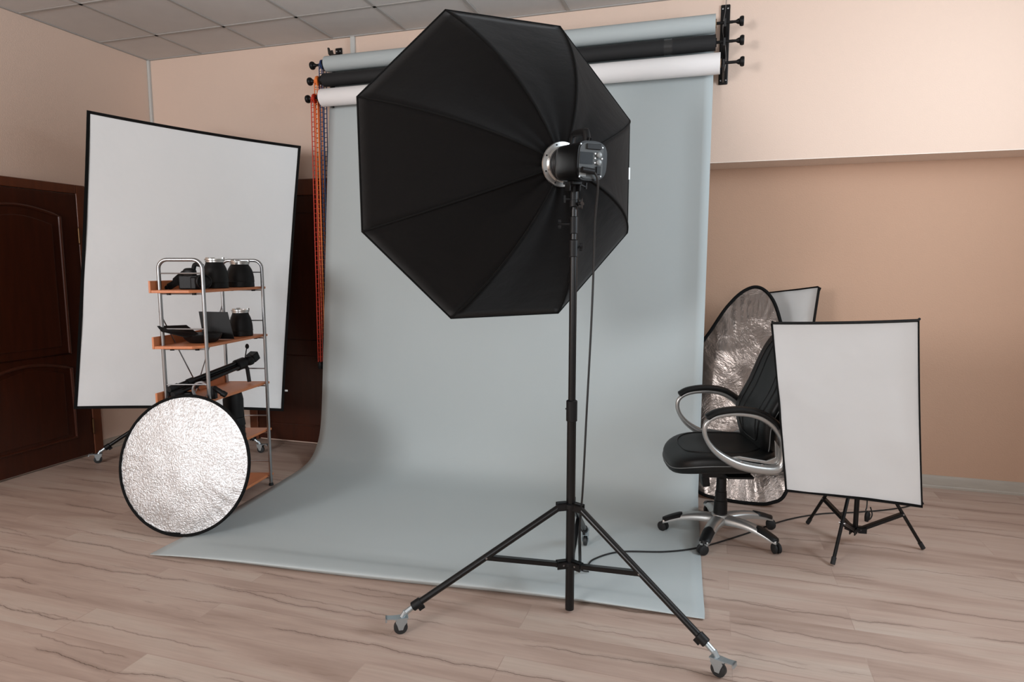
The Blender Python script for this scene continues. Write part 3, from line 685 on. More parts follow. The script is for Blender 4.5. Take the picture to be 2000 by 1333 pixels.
# ================================================================ RECTANGULAR SOFTBOXES
def Rm(a, b_, c): return Matrix.Rotation(a, 3, 'Z') @ Matrix.Rotation(b_, 3, 'X') @ Matrix.Rotation(c, 3, 'Y')
def softbox(name, label, c, rot, w_, h_, depth, concave, facem, lip=0.02, ringr=0.07, brim=True, hubdz=0):
    R = Rm(*rot); c = V(c); X, Y, Zz = R @ V((1, 0, 0)), R @ V((0, 1, 0)), R @ V((0, 0, 1))
    t = thing(name, label, 'softbox', tuple(c-Z*h_/2))
    def edge(u, v, k=1.0):
        # u,v in -1..1 ; sides bow inwards
        x = u*w_/2*(1-concave*(1-v*v)); z = v*h_/2*(1-concave*(1-u*u))
        return x*k, z*k
    N_ = 16
    b = B(); g = []
    for i in range(N_+1):
        row = []
        for j in range(N_+1):
            u = -1+2*j/N_; v = -1+2*i/N_; x, z = edge(u, v)
            kx = 1-lip/(w_/2); kz = 1-lip/(h_/2)
            bow = 0.012*(1-u*u)*(1-v*v)
            row.append(b.verts.new(c+X*x*kx+Zz*z*kz+Y*(0.012-bow*0)+Y*0.006*noise.noise(V((u*2, v*3, w_)))))
        g.append(row)
    for i in range(N_):
        for j in range(N_): b.faces.new((g[i][j], g[i][j+1], g[i+1][j+1], g[i+1][j]))
    o = obj('front_diffuser', b, facem, t, angle=180)
    # perimeter loop
    loop = []
    for j in range(N_): loop.append(edge(-1+2*j/N_, -1))
    for j in range(N_): loop.append(edge(1, -1+2*j/N_))
    for j in range(N_): loop.append(edge(1-2*j/N_, 1))
    for j in range(N_): loop.append(edge(-1, 1-2*j/N_))
    nl = len(loop)
    b = B(); A0 = []; A1 = []; A2 = []
    for (x, z) in loop:
        A0.append(b.verts.new(c+X*x*(1-lip/(w_/2))+Zz*z*(1-lip/(h_/2))+Y*0.008)); A1.append(b.verts.new(c+X*x*1.0+Zz*z*1.0)); A2.append(b.verts.new(c+X*x*1.0+Zz*z*1.0+Y*0.03))
    for j in range(nl):
        k = (j+1) % nl
        b.faces.new((A0[j], A0[k], A1[k], A1[j])); b.faces.new((A1[j], A1[k], A2[k], A2[j]))
    o = obj('border', b, 'trim', t, angle=50)
    # back shell
    b = B(); hubp = c+Y*depth+Z*hubdz; rows = []
    for i in range(9):
        s = i/8; row = []
        for (x, z) in loop:
            a = math.atan2(z/h_, x/w_); fr = V((ringr*math.cos(a), 0, ringr*math.sin(a)))
            P0 = c+X*x+Zz*z+Y*0.03; P1 = hubp+X*fr.x+Zz*fr.z
            P_ = P0.lerp(P1, s)+Y*0.10*depth*math.sin(PI*s)
            row.append(b.verts.new(P_))
        rows.append(row)
    for i in range(8):
        for j in range(nl): b.faces.new((rows[i][j], rows[i][(j+1) % nl], rows[i+1][(j+1) % nl], rows[i+1][j]))
    obj('back_shell', b, 'blackfab', t, angle=50)
    for (u, v) in ((-1, -1), (1, -1), (1, 1), (-1, 1)):
        pts = []
        for i in range(9):
            s = i/8; a = math.atan2(v/1, u/1); fr = V((ringr*math.cos(a), 0, ringr*math.sin(a)))
            P0 = c+X*u*w_/2*1.0+Zz*v*h_/2+Y*0.03; P1 = hubp+X*fr.x+Zz*fr.z
            pts.append(P0.lerp(P1, s)+Y*0.10*depth*math.sin(PI*s))
        b = B(); tube(b, pts, 0.005, 8); obj('corner_rod', b, 'trim', t)
    b = B(); lathe(b, [(ringr, 0), (ringr+0.008, 0.004), (ringr+0.008, 0.016), (ringr, 0.02), (ringr-0.02, 0.02), (ringr-0.02, 0)], hubp-Y*0.005, Y, 32, closed_prof=True); obj('speed_ring', b, 'steel', t)
    return t, R, hubp, Y
def head(name, label, hp, Y, r, L, pole, ztop):
    t = thing(name, label, 'flash head', tuple(hp+Y*L/2-Z*(r+0.03)))
    b = B(); lathe(b, [(0, 0.012), (r*0.8, 0.012), (r, 0.03), (r, L-0.02), (r*0.92, L), (0, L)], hp, Y, 28); obj('body', b, 'black', t)
    b = B(); m_ = hp+Y*L*0.4; q = V((pole[0], pole[1], ztop)); cyl(b, m_, m_.lerp(q, 0.75), 0.014, 12); cyl(b, m_.lerp(q, 0.6), q, 0.016, 12); obj('mounting_bracket', b, 'black', t)
    return t
# left one
tl, R_, hp, Yv = softbox('rectangular_softbox', 'largest rectangular white softbox, standing behind the shelf rack at the left', (1.12, -0.838, 1.40), (0.708, -0.01, 0.10), 1.302, 1.925, 0.36, 0.012, 'diffuser', lip=0.018)
b = B(); cr_ = V((1.12, -0.838, 1.40))+R_ @ V((0.655, 0.01, -0.81)); box(b, (-0.004, -0.003, -0.006), (0.016, 0.003, 0.006), frame(cr_, R_ @ V((1, 0, 0)), R_ @ V((0, 1, 0)), Z)); obj('fabric_tab', b, 'white', tl, smooth=False)
PL = (0.76, -0.42)
head('studio_flash', 'black flash head behind the largest rectangular softbox', hp, Yv, 0.055, 0.13, PL, 1.26)
s2 = thing('light_stand', 'black wheeled light stand carrying the largest rectangular softbox by the doors', 'light stand', (PL[0], PL[1], 0))
b = B(); cyl(b, (PL[0], PL[1], 0.05), (PL[0], PL[1], 0.8), 0.0175, 18); obj('lower_tube', b, 'blackmetal', s2)
b = B(); cyl(b, (PL[0], PL[1], 0.8), (PL[0], PL[1], 1.26), 0.014, 18); obj('upper_tube', b, 'blackmetal', s2)
feetL = [(0.263, -0.937), (1.23, -0.361), (0.45, -0.09)]
spider(s2, PL[0], PL[1], 0.50, 0.017, feetL); spider(s2, PL[0], PL[1], 0.22, 0.017, feetL, 0.026); tripod_legs(s2, PL[0], PL[1], 0.497, 0.217, feetL, 0.0135, 0.02)
# right one
tr_, R_, hp, Yv = softbox('rectangular_softbox', 'small rectangular white softbox on a low tripod before the brown wall', (5.113, -1.33, 0.787), (-0.27, 0.252, -0.071), 0.565, 0.862, 0.26, 0.010, 'diffuser', lip=0.006)
PR = (5.28, -0.84)
head('studio_flash', 'black flash head behind the small softbox at the right', hp, Yv, 0.045, 0.10, PR, 0.78)
s3 = thing('light_stand', 'short black tripod stand under the small softbox at the right', 'light stand', (PR[0], PR[1], 0))
b = B(); cyl(b, (PR[0], PR[1], 0.065), (PR[0], PR[1], 0.78), 0.0125, 16); obj('centre_tube', b, 'blackmetal', s3)
feetR = [(5.13, -1.141), (5.603, -0.809), (5.083, -0.626)]
spider(s3, PR[0], PR[1], 0.47, 0.0125, feetR, 0.02); spider(s3, PR[0], PR[1], 0.085, 0.0125, feetR, 0.02)
tripod_legs(s3, PR[0], PR[1], 0.467, 0.085, feetR, 0.0085, 0.012, casters=False, fr=0.62, brw=0.0085)
b = B(); tube(b, catmull([(5.33, -0.86, 0.60), (5.315, -0.885, 0.4), (5.315, -0.895, 0.24), (5.31, -0.905, 0.21), (5.325, -0.905, 0.165), (5.34, -0.90, 0.19), (5.33, -0.90, 0.23)], 8), 0.0032, 8); o = obj('hanging_cable', b, 'cable'); tag(o, 'thin black cable with a plug dangling beside the short tripod pole', 'cable')
b = B(); lathe(b, [(0, 0), (0.009, 0), (0.013, 0.02), (0.013, 0.04), (0.006, 0.055), (0, 0.055)], (5.315, -0.905, 0.155), (0.1, 0, 1), 14); obj('plug', b, 'black', o)
o.children[0].location = (0, 0, 0)
# rear one, leaning in the recess
t4, R_, hp, Yv = softbox('rectangular_softbox', 'grey-faced softbox partly hidden behind the oval silver reflector and the small softbox', (4.931, 0.055, 1.009), (-0.7, -0.4, -0.15), 0.48, 0.60, 0.16, 0.006, 'greyfab', lip=0.004, ringr=0.05)
b = B(); s4 = thing('light_stand', 'dark stand foot showing on the floor behind the small softbox at the right', 'light stand', (5.06, 0.10, 0))
cyl(b, (5.10, 0.14, 0.02), (5.10, 0.14, 0.9), 0.011, 14); obj('centre_tube', b, 'blackmetal', s4)
for f in ((5.225, -0.10), (5.34, 0.2), (4.96, 0.22)):
    b = B(); cyl(b, (5.10, 0.14, 0.42), (f[0], f[1], 0.012), 0.009, 12); obj('leg', b, 'blackmetal', s4)

# ================================================================ ROUND REFLECTORS
def reflector(name, label, c, X, Zv, outline, facem, cat='reflector', bulge=0.0, rimr=0.007):
    c = V(c); X = V(X).normalized(); Zv = V(Zv); Zv = (Zv-X*Zv.dot(X)).normalized(); Nn = Zv.cross(X)   # Nn points away from the camera
    pts = [c+X*x+Zv*z for x, z in outline]
    lowest = min(p.z for p in pts)
    t = thing(name, label, cat, (c.x, c.y, 0))
    b = B(); n = len(pts); rings = []
    K = 14
    for k in range(1, K+1):
        s = k/K; ring = []
        for j, p in enumerate(pts):
            q = c+(p-c)*s
            a = 2*PI*j/n
            rip = 0.0035*(s**3)*math.sin(a*37+2*math.sin(a*5))+bulge*(1-s*s)+0.004*noise.noise(V((q.x*9, q.y*9, q.z*9)))
            ring.append(b.verts.new(q+Nn*(rip if k < K else 0)))
        rings.append(ring)
    cv = b.verts.new(c+Nn*(bulge+0.004*noise.noise(c*9)))
    for j in range(n): b.faces.new((cv, rings[0][j], rings[0][(j+1) % n]))
    for k in range(K-1):
        for j in range(n): b.faces.new((rings[k][j], rings[k][(j+1) % n], rings[k+1][(j+1) % n], rings[k+1][j]))
    f = obj('silver_face', b, facem, t, angle=180)
    b = B(); bk = [b.verts.new(p+Nn*0.006) for p in pts]; cv = b.verts.new(c+Nn*0.012)
    for j in range(n): b.faces.new((cv, bk[j], bk[(j+1) % n]))
    obj('back_cloth', b, 'blackfab', t, smooth=False)
    b = B(); tube(b, pts, rimr, 8, closed=True); obj('rim', b, 'trim', t)
    return t
Rd = Rm(0.179, -0.22, 0); n = 96
circ = [(0.371*math.cos(2*PI*k/n), 0.371*math.sin(2*PI*k/n)) for k in range(n)]
d1_ = reflector('round_reflector', 'round silver reflector with black rim leaning against the shelf rack, on the floor', (1.8425, -1.7385, 0.3745), Rd @ V((1, 0, 0)), Rd @ V((0, 0, 1)), circ, 'foil', rimr=0.0085, bulge=-0.020)
b = B(); pb = V((1.8425, -1.7385, 0.3745))+(Rd @ V((-0.03, 0, -0.368)))
box(b, (-0.04, -0.006, -0.004), (0.04, 0.008, 0.012), frame(pb, Rd @ V((1, 0, 0)), Rd @ V((0, 1, 0)), Rd @ V((0, 0, 1)))); obj('handle_tab', b, 'trim', d1_, smooth=False)
# second : plane y = -.41+.3z+.15(4.75-x)
def pl2(x, z): return V((x, -0.41+0.3*z+0.15*(4.75-x), z))
o2 = [(4.812, 1.304), (4.894, 1.226), (4.948, 1.061), (4.985, 0.878), (5.012, 0.647), (5.03, 0.35), (4.985, 0.10), (4.90, 0.030), (4.80, 0.014), (4.66, 0.012), (4.50, 0.03), (4.40, 0.13), (4.35, 0.38), (4.366, 0.65), (4.42, 0.85), (4.522, 1.017), (4.621, 1.177), (4.72, 1.28)]
c2 = pl2(4.72, 0.62); X2 = (pl2(5.72, 0.62)-c2).normalized(); Z2 = (pl2(4.72, 1.62)-c2); Z2 = (Z2-X2*Z2.dot(X2)).normalized()
out2 = []
for p in catmull([pl2(x, z) for x, z in o2], 6, closed=True): out2.append(((p-c2).dot(X2), (p-c2).dot(Z2)))
reflector('oval_reflector', 'tall oval silver reflector leaning behind the office chair', c2, X2, Z2, out2, 'foil2', rimr=0.011)

# ================================================================ OFFICE CHAIR
CX, CY = 4.61, -0.93
cF = V((math.cos(math.radians(196)), math.sin(math.radians(196)), 0)); cN = V((0.2756, -0.9613, 0))   # forward, near side
def ch(f, n_, z): return V((CX, CY, 0))+cF*f+cN*n_+Z*z
ct = thing('office_chair', 'black leather office chair with silver arms facing left beside the paper', 'chair', (CX, CY, 0))
CFm = frame(V((CX, CY, 0)), cF, cN, Z)
# seat
def wseat(p):
    x, y, z = p
    z2 = z-0.030*max(0, x/0.25)**3*1.2+0.035*max(0, -x/0.27)**3+0.012*(abs(y)/0.25)**2
    if z > 0: z2 += -0.010*math.exp(-((x+0.02)/0.12)**2-(y/0.13)**2)
    wd = 1-0.10*max(0, x/0.25)**2*0.6
    return V((x, y*wd, z2))
sm = CFm @ Matrix.Translation((0.030, 0, 0.455))
b = B(); cushion(b, sm, 0.268, 0.262, 0.062, 0.55, 0.62, warp=wseat); seat = obj('seat', b, 'leather', ct, angle=180)
def sloop(a, bb, zf, e=0.62, n=60):
    out = []
    for k in range(n):
        x = a*sgnpow(math.cos(2*PI*k/n), e); y = bb*sgnpow(math.sin(2*PI*k/n), e); out.append((x, y, zf))
    return out
def surf(x, y, a=0.268, bb=0.262, c=0.062, e1=0.55, e2=0.62):
    q = (abs(x/a)**(2/e2)+abs(y/bb)**(2/e2))**(e2/e1)
    return c*max(0, 1-q)**(e1/2)
b = B(); pts = [sm @ wseat(V((x, y, surf(x, y)+0.001))) for x, y, _ in sloop(0.195, 0.195, 0)]; tube(b, pts, 0.0035, 6, closed=True); obj('seam', b, 'leather', seat)
b = B(); pts = [sm @ wseat(V((x, y, -0.004))) for x, y, _ in sloop(0.2685, 0.2625, 0)]; tube(b, pts, 0.0022, 6, closed=True); obj('stitching', b, 'thread', seat)
# backrest
th = math.radians(16)
bx_ = (cF*-math.sin(th)+Z*math.cos(th))      # up along the back
bn_ = (cF*math.cos(th)+Z*math.sin(th))       # facing forward
BM = frame(ch(-0.262, 0, 0.795), cN, bx_, bn_)
def wback(p):
    x, y, z = p
    k = 1-0.07*max(0, y/0.34)+0.02*min(0, y/0.34)-0.06*max(0, -y/0.34)**3
    z2 = z+0.035*math.exp(-((y+0.15)/0.11)**2)-0.02*(y/0.34)**2+0.03*(x/0.24)**2
    return V((x*k, y, z2))
b = B(); cushion(b, BM, 0.245, 0.345, 0.058, 0.6, 0.55, warp=wback); back = obj('backrest', b, 'leather', ct, angle=180)
def bsurf(x, y): return surf(x, y, 0.245, 0.345, 0.058, 0.6, 0.55)
b = B(); pts = [BM @ wback(V((x, y, bsurf(x, y)+0.001))) for x, y, _ in sloop(0.165, 0.275, 0, 0.5)]; tube(b, pts, 0.0035, 6, closed=True); obj('seam', b, 'leather', back)
for sx in (-0.10, 0.10):
    b = B(); pts = [BM @ wback(V((sx, y, bsurf(sx, y)+0.001))) for y in [-0.26+0.02*i for i in range(27)]]; tube(b, pts, 0.0025, 6); obj('seam', b, 'leather', back)
b = B(); pts = [BM @ wback(V((x, y, 0))) for x, y, _ in sloop(0.2455, 0.3455, 0, 0.55)]; tube(b, pts, 0.0022, 6, closed=True); obj('stitching', b, 'thread', back)
# arms
armo = [(0.178, 0.64), (0.168, 0.69), (0.115, 0.722), (0.02, 0.733), (-0.08, 0.718), (-0.155, 0.672), (-0.200, 0.60), (-0.207, 0.52), (-0.186, 0.464), (-0.11, 0.458), (0.01, 0.482), (0.10, 0.530), (0.152, 0.582)]
for sg in (-1, 1):
    ar = None
    b = B(); pts = catmull([ch(f, sg*0.285, z) for f, z in armo], 8, closed=True)
    n_ = len(pts); cen = ch(-0.02, sg*0.285, 0.60)
    rad = []
    for p in pts:
        d = p-cen; lowback = max(0, (cF*-1).dot(d.normalized()))*0.5+max(0, -d.normalized().z)
        rad.append(0.0115+0.012*lowback)
    tube(b, pts, rad, 14, closed=True, up=tuple(cN)); ar = obj('armrest', b, 'silverpaint', ct)
    b = B()
    fl = [ch(f, sg*0.275, z) for f, z in ((0.06, 0.512), (-0.19, 0.472), (-0.192, 0.56), (-0.165, 0.60), (-0.172, 0.515), (-0.13, 0.498), (0.0, 0.52))]
    prism(b, fl, cN*-sg, 0.012); obj('arm_plate', b, 'silverpaint', ar, smooth=False, bevel=0.003)
    for f, z in ((0.0, 0.497), (-0.10, 0.482)): b = B(); lathe(b, [(0.008, 0), (0.008, 0.003), (0, 0.005)], ch(f, sg*0.298, z), cN*sg, 12); obj('bolt', b, 'steel', ar)
    b = B(); pp = catmull([ch(f, sg*0.285, z+0.018) for f, z in ((0.172, 0.695), (0.12, 0.724), (0.02, 0.737), (-0.08, 0.722), (-0.150, 0.680), (-0.178, 0.645))], 8)
    tube(b, pp, [0.009]+[0.0165]*(len(pp)-2)+[0.007], 14, up=(0, 0, 1), ry=1.5); obj('arm_pad', b, 'leather', ar)
    b = B(); box(b, (-0.10, 0.06, 0.0), (0.03, 0.20, 0.010), frame(ch(0, 0, 0.380), cF, cN*sg, Z)); obj('arm_bracket', b, 'black', ar, smooth=False)
# mechanism, lever box, gas lift
b = B(); box(b, (-0.12, -0.10, 0.352), (0.13, 0.10, 0.385), CFm); lathe(b, [(0.022, 0.315), (0.05, 0.352), (0.05, 0.37)], (CX, CY, 0), Z, 20); obj('tilt_mechanism', b, 'black', ct, smooth=False, bevel=0.006)
b = B(); box(b, (-0.02, -0.03, -0.075), (0.02, 0.03, 0.01), frame(ch(0.095, 0.0, 0.352), (cF-Z*0.15).normalized(), cN, (Z+cF*0.15).normalized())); obj('tension_knob', b, 'black', ct, smooth=False, bevel=0.008)
b = B(); cyl(b, (CX, CY, 0.12), (CX, CY, 0.36), 0.014, 20); obj('gas_lift', b, 'steel', ct)
b = B(); lathe(b, [(0.024, 0.335), (0.026, 0.325), (0.027, 0.25), (0.0295, 0.248), (0.0305, 0.20), (0.034, 0.198), (0.036, 0.125), (0.030, 0.12)], (CX, CY, 0), Z, 28); obj('gas_lift_cover', b, 'black', ct)
# five star base
basetips = [(4.322, -0.955), (4.534, -1.195), (4.878, -1.070), (4.872, -0.755), (4.545, -0.63)]
b = B(); lathe(b, [(0.03, 0.075), (0.05, 0.078), (0.054, 0.105), (0.045, 0.125), (0.03, 0.128)], (CX, CY, 0), Z, 24); base = obj('base_hub', b, 'silverpaint', ct)
for (x, y) in basetips:
    tip = V((x, y, 0)); d = tip-V((CX, CY, 0)); L_ = d.length; d.normalize(); s = Z.cross(d); o = V((CX, CY, 0))
    b = B(); rows = []
    for i in range(13):
        t = i/12; rr_ = 0.03+(L_-0.02)*t; zt = 0.122-0.052*t**2.2+0.006*math.sin(PI*t); hw = 0.036-0.010*t; hh = 0.034-0.018*t
        if i == 12: hw *= 0.75
        ring = []
        for (a, c_) in ((-1, -1), (-1, 0.2), (-0.75, 0.75), (-0.3, 1), (0.3, 1), (0.75, 0.75), (1, 0.2), (1, -1)):
            ring.append(b.verts.new(o+d*rr_+s*a*hw+Z*(zt-hh*(1-c_)/2*1.3)))
        rows.append(ring)
    for i in range(12):
        for j in range(8): b.faces.new((rows[i][j], rows[i][(j+1) % 8], rows[i+1][(j+1) % 8], rows[i+1][j]))
    b.faces.new(rows[0][::-1]); b.faces.new(rows[-1])
    lg = obj('leg', b, 'silverpaint', ct, angle=60)
    b = B(); rows = []
    for i in range(9):
        t = 0.62+0.37*i/8; rr_ = 0.03+(L_-0.02)*t+0.004*(i == 8); zt = 0.122-0.052*t**2.2+0.006*math.sin(PI*t)+0.004; hw = (0.036-0.010*t)*(0.98 if 0 < i < 8 else 0.55)
        ring = [b.verts.new(o+d*rr_+s*a*hw+Z*(zt-q)) for (a, q) in ((-1.1, 0.016), (-0.75, 0.001), (-0.3, -0.002), (0.3, -0.002), (0.75, 0.001), (1.1, 0.016))]
        rows.append(ring)
    for i in range(8):
        for j in range(5): b.faces.new((rows[i][j], rows[i][j+1], rows[i+1][j+1], rows[i+1][j]))
    b.faces.new(rows[0]); b.faces.new(rows[-1])
    obj('foot_pad', b, 'black', lg, angle=60)
    b = B(); cyl(b, tip+Z*0.045, tip+Z*0.066, 0.011, 12)
    wd = (s*0.8+d*0.6).normalized(); cdir = wd.cross(Z)
    for sg in (-1, 1): lathe(b, [(0, 0), (0.020, 0), (0.026, 0.004), (0.026, 0.013), (0.018, 0.018), (0, 0.018)], tip+Z*0.0275+wd*sg*0.003+cdir*0.008, wd*sg, 20)
    obj('caster', b, 'blackrubber', lg)

# ================================================================ SHELF RACK
Af = V((1.63, -1.62, 0)); An = V((1.86, -1.55, 0)); Bf = V((1.54, -1.04, 0)); Bn = V((1.79, -0.97, 0))
sd = ((Bn-An)+(Bf-Af)).normalized(); sr_ = (An-Af).normalized()
rk = thing('shelf_rack', 'narrow shelf rack of grey metal tubes with five orange wooden boards, by the large softbox', 'shelf', tuple((Af+Bn)/2))
def SP(s, t, z): return Af+sd*s+sr_*t+Z*z
LEV = [0.069, 0.375, 0.686, 0.998, 1.305]
def uframe(P0, P1):
    z1 = 1.474; r = 0.05; d = (P1-P0).normalized(); W_ = (P1-P0).length; pts = [P0]
    pts.append(P0+Z*(z1-r))
    for k in range(1, 7):
        a = PI/2*k/6; pts.append(P0+Z*(z1-r+r*math.sin(a))+d*(r-r*math.cos(a)))
    for k in range(0, 7):
        a = PI/2*k/6; pts.append(P1+Z*(z1-r+r*math.cos(a))-d*(r-r*math.sin(a)))
    pts.append(P1); b = B(); tube(b, pts, 0.0105, 14, up=(d.y, -d.x, 0)); f = obj('end_frame', b, 'steel', rk)
    for lz in LEV:
        b = B(); cyl(b, P0+Z*(lz+0.095), P1+Z*(lz+0.095), 0.004, 8); obj('rung', b, 'steel', f); b = B(); cyl(b, P0+Z*(lz-0.018), P1+Z*(lz-0.018), 0.004, 8); obj('rung', b, 'steel', f)
    for P_ in (P0, P1): b = B(); lathe(b, [(0.013, 0), (0.016, 0.002), (0.013, 0.016), (0.0105, 0.02)], P_, Z, 14); obj('rubber_foot', b, 'blackrubber', f)
uframe(Af, An); uframe(Bf, Bn)
Ls = (Bn-An).length
for lz in LEV:
    b = B(); w_ = 0.245; e = 0.045; ch_ = 0.045
    poly = [SP(-e, -0.018, lz-0.012), SP(-e, w_-ch_-0.01, lz-0.012), SP(-e+ch_, w_-0.012, lz-0.012), SP(Ls+e-0.03, w_-0.012, lz-0.012), SP(Ls+e, w_+0.0, lz-0.012), SP(Ls+e, -0.018, lz-0.012)]
    prism(b, poly, Z, 0.016); bd = obj('board', b, 'orangewood', rk, smooth=False, bevel=0.003)
    b = B(); poly = [SP(-e, -0.030, lz-0.012), SP(Ls+0.03, -0.030, lz-0.012), SP(Ls+0.03, -0.0185, lz-0.012), SP(-e, -0.0185, lz-0.012)]
    prism(b, poly, Z, 0.066); obj('raised_back', b, 'orangewood', bd, smooth=False, bevel=0.002)
    for s_ in (0.0, Ls):
        for t_ in (0.05, 0.19): b = B(); lathe(b, [(0, 0), (0.012, 0), (0.012, 0.011)], SP(s_, t_, lz-0.024), Z, 12); obj('clip', b, 'black', bd)
b = B(); cyl(b, SP(0, -0.010, 1.19), SP(Ls, -0.010, 0.24), 0.0035, 8); obj('cross_brace', b, 'steel', rk)
b = B(); cyl(b, SP(0, -0.014, 0.24), SP(Ls, -0.014, 1.19), 0.0035, 8); obj('cross_brace', b, 'steel', rk)

# ---- things on the boards
T_ = 0.0045
def dome(s, t, lev, r, h, neck, label, wide=1.0):
    o = SP(s, t, LEV[lev]+T_)
    th_ = thing('reflector_dish', label, 'flash reflector', tuple(o), 'black dome-shaped flash reflectors on the shelf rack')
    b = B(); lathe(b, [(0, 0.002), (r*0.97, 0.0), (r, 0.003), (r*0.985, 0.2*h), (r*1.03, 0.205*h), (r*1.0, 0.23*h), (r*0.985, 0.40*h), (r*0.93, 0.56*h), (r*0.84, 0.70*h), (r*0.74, 0.79*h), (neck*1.02, 0.86*h), (neck, 0.90*h)], o, Z, 36); obj('bowl', b, 'black', th_)
    b = B(); lathe(b, [(neck*0.98, 0.88*h), (neck*1.10, 0.885*h), (neck*1.10, 0.93*h), (neck*1.16, 0.95*h), (neck*1.16, 1.0*h), (neck*0.98, 1.0*h), (neck*0.9, 0.9*h)], o, Z, 32, closed_prof=True)
    for k in range(3):
        a = 2*PI*k/3+0.4; box(b, (-0.012, -0.003, 0), (0.012, 0.003, 0.008), frame(o+V((math.cos(a), math.sin(a), 0))*neck*1.05+Z*h, (-math.sin(a), math.cos(a), 0), (math.cos(a), math.sin(a), 0), Z))
    obj('mount_ring', b, 'chrome', th_)
dome(0.285, 0.135, 4, 0.073, 0.172, 0.048, 'black dome reflector with silver collar, the taller of two on the top board')
dome(0.515, 0.15, 4, 0.082, 0.158, 0.052, 'black dome reflector with silver collar, rightmost on the top board')
dome(0.515, 0.14, 3, 0.070, 0.165, 0.047, 'black dome reflector with silver collar beside the upright black panel')
# camera with lens and strap
o = SP(0.085, 0.115, LEV[4]+T_)
cm = thing('camera', 'black camera with round lens and a tapering strap end, on the top board', 'camera', tuple(o))
tow = -fwd
fr_ = frame(o, right, fwd, Z)
b = B(); box(b, (-0.055, -0.025, 0), (0.055, 0.03, 0.08), fr_); box(b, (0.015, -0.035, 0), (0.05, -0.02, 0.07), fr_); cushion(b, fr_ @ Matrix.Translation((0, 0, 0.09)), 0.035, 0.028, 0.03, 0.7, 0.7, 10, 20); obj('body', b, 'black', cm, smooth=True, bevel=0.008)
b = B(); lathe(b, [(0, 0), (0.034, 0), (0.036, 0.03), (0.041, 0.04), (0.041, 0.075), (0.037, 0.078), (0.030, 0.06), (0, 0.058)], fr_ @ V((0.05, 0.012, 0.044)), tow*0.75+right*0.66, 28); obj('lens', b, 'black', cm)
b = B(); tube(b, catmull([fr_ @ V((0.02, 0, 0.10)), fr_ @ V((0.03, 0, 0.135)), fr_ @ V((0.05, 0, 0.138)), fr_ @ V((0.075, 0, 0.13))], 6), 0.012, 10); obj('grip', b, 'black', cm)
b = B(); tube(b, catmull([fr_ @ V(p) for p in ((0.0, 0.01, 0.085), (-0.045, 0.015, 0.072), (-0.085, 0.0, 0.035), (-0.125, -0.005, 0.012), (-0.155, -0.01, 0.010))], 6), [0.030]*6+[0.027]*6+[0.019]*6+[0.011]*6+[0.010], 12); obj('strap', b, 'blackfab', cm)
# barn door attachment
o = SP(0.16, 0.12, LEV[3]+T_)
bd_ = thing('barn_door_reflector', 'black reflector with one flap standing upright and one folded out flat, on the second board', 'flash reflector', tuple(o))
b = B(); lathe(b, [(0, 0), (0.07, 0), (0.095, 0.02), (0.105, 0.045), (0.10, 0.05), (0, 0.035)], o, Z, 36); obj('bowl', b, 'black', bd_)
pc_ = SP(0.285, 0.13, LEV[3]+T_); 
b = B(); q = [pc_-right*0.085+Z*0.004, pc_+right*0.098+Z*0.004, pc_+right*0.066+Z*0.165-fwd*0.0, pc_-right*0.105+Z*0.168]; prism(b, q, fwd, 0.004); obj('flap', b, 'black', bd_, smooth=False)
b = B(); q = [pc_-right*0.13-fwd*0.19+Z*0.045, pc_-right*0.21-fwd*0.22+Z*0.098, pc_-right*0.235-fwd*0.12+Z*0.105, pc_-right*0.09-fwd*0.10+Z*0.10, ]; 
q = [SP(0.02, 0.115, LEV[3]+0.045), SP(0.10, 0.135, LEV[3]+0.055), SP(0.10, 0.07, LEV[3]+0.105), SP(-0.02, -0.012, LEV[3]+0.110), SP(-0.05, 0.03, LEV[3]+0.085)]
prism(b, q, Z, 0.004); obj('flap', b, 'black', bd_, smooth=False)
# folded tripod
o = SP(0.27, 0.11, LEV[2]+T_)
tp = thing('folded_tripod', 'folded black tripod lying slantwise on the third board, head raised to the right', 'tripod', tuple(o))
p0 = SP(0.02, 0.03, LEV[2]+0.055); p1 = SP(0.50, 0.13, LEV[2]+0.135); ax = (p1-p0).normalized(); sdv = ax.cross(Z).normalized(); upv = sdv.cross(ax)
for (a, c_) in ((-0.022, -0.012), (0.022, -0.012), (0, 0.02)):
    b = B(); q0 = p0+sdv*a+upv*c_; q1 = p1+sdv*a*0.8+upv*c_*0.8; cyl(b, q0, q1, 0.0125, 12); lg = obj('leg', b, 'blackmetal', tp)
    b = B(); cyl(b, q0-ax*0.03, q0+ax*0.03, 0.017, 12); obj('rubber_foot', b, 'blackrubber', lg); b = B(); cyl(b, q0+ax*0.10, q0+ax*0.14, 0.0165, 12); obj('leg_lock', b, 'blackrubber', lg)
b = B(); cyl(b, p0+ax*0.2, p1+ax*0.02, 0.010, 12); cyl(b, p1-ax*0.03, p1+ax*0.035, 0.036, 16); cyl(b, p1+ax*0.03, p1+ax*0.10, 0.020, 14); hd = obj('centre_column', b, 'black', tp)
b = B(); cushion(b, frame(p1+ax*0.085, ax, sdv, upv), 0.035, 0.03, 0.032, 0.8, 0.8, 12, 20); box(b, (0.0, -0.03, -0.02), (0.05, 0.03, 0.034), frame(p1+ax*0.10, (ax+upv*0.3).normalized(), sdv, (upv-ax*0.3).normalized())); obj('head', b, 'black', tp, bevel=0.004)
b = B(); cyl(b, p1+ax*0.04, p1+ax*0.065+Z*0.085, 0.0035, 8); cushion(b, frame(p1+ax*0.07+Z*0.095, (1, 0, 0), (0, 1, 0), Z), 0.012, 0.012, 0.017, 1, 1, 10, 16); obj('lever', b, 'black', tp)
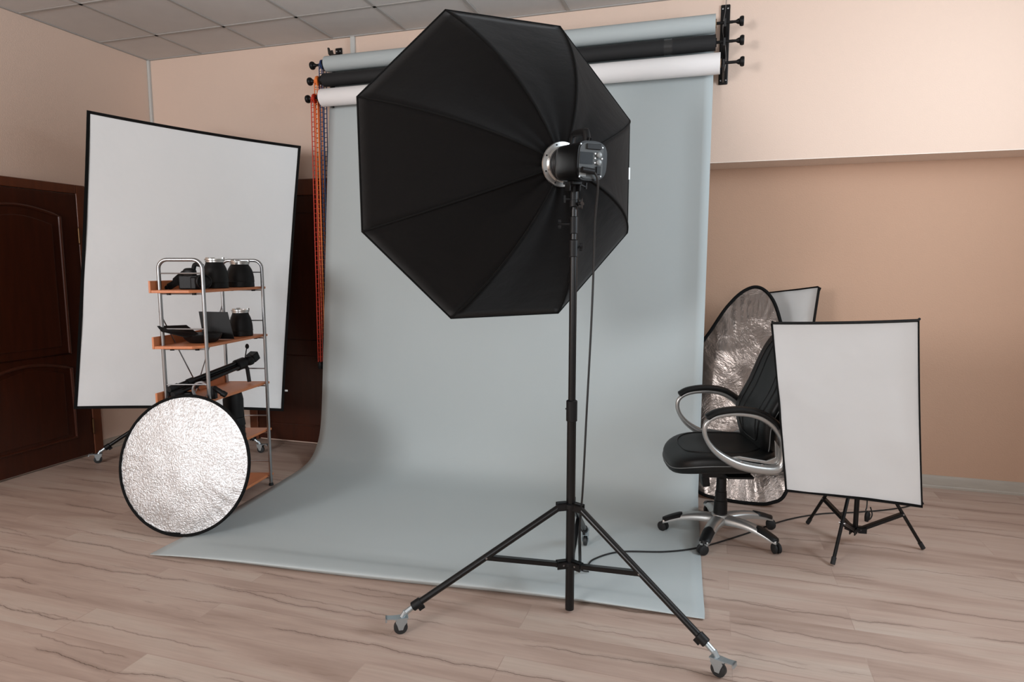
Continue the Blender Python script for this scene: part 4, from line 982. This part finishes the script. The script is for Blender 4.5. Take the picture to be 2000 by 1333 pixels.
b = B(); q_ = p1+ax*0.045; cyl(b, q_, q_-Z*0.035+right*0.012, 0.009, 10); cyl(b, q_-Z*0.035+right*0.012, V((q_.x, q_.y, LEV[2]+T_+0.011))+right*0.022, 0.012, 12); obj('pan_handle', b, 'blackrubber', tp)
# bracket ring
o = SP(0.05, 0.165, LEV[2]+T_)
rg_ = thing('bracket_ring', 'silver ring with black clamp arm standing in front of the folded tripod', 'mounting ring', tuple(o))
b = B(); lathe(b, [(0.041, -0.008), (0.050, -0.008), (0.050, 0.008), (0.041, 0.008)], o+Z*0.0505, tow, 36, closed_prof=True); obj('ring', b, 'steel', rg_)
b = B(); box(b, (-0.012, -0.012, 0.0), (0.022, 0.02, 0.07), frame(o+right*0.062, right, fwd, Z)); cyl(b, o+right*0.07+Z*0.065, o+right*0.125+Z*0.03, 0.014, 14); cyl(b, o+right*0.115+Z*0.035, o+right*0.14+Z*0.02, 0.017, 14); obj('clamp_arm', b, 'black', rg_, bevel=0.003)
b = B(); box(b, (-0.11, -0.01, 0), (-0.055, 0.04, 0.035), frame(o, right, fwd, Z)); obj('clamp_base', b, 'black', rg_, smooth=False, bevel=0.006)
# stacked cylinders on the fourth board
o = SP(0.375, 0.15, LEV[1]+T_)
lo_ = thing('reflector_tube', 'lower black reflector tube standing on the fourth board', 'flash reflector', tuple(o), 'stacked black reflector tubes')
b = B(); lathe(b, [(0, 0), (0.062, 0), (0.066, 0.006), (0.066, 0.02), (0.063, 0.024), (0.062, 0.075), (0.066, 0.08), (0.064, 0.10), (0.060, 0.13), (0, 0.13)], o, Z, 32); obj('barrel', b, 'black', lo_)
o = o+Z*0.1305
hi_ = thing('reflector_tube', 'upper black reflector tube stacked on another, right under the third board', 'flash reflector', tuple(o), 'stacked black reflector tubes')
b = B(); lathe(b, [(0, 0), (0.058, 0), (0.061, 0.004), (0.059, 0.04), (0.060, 0.11), (0.055, 0.135), (0.052, 0.150), (0, 0.150)], o, Z, 32); obj('barrel', b, 'black', hi_)
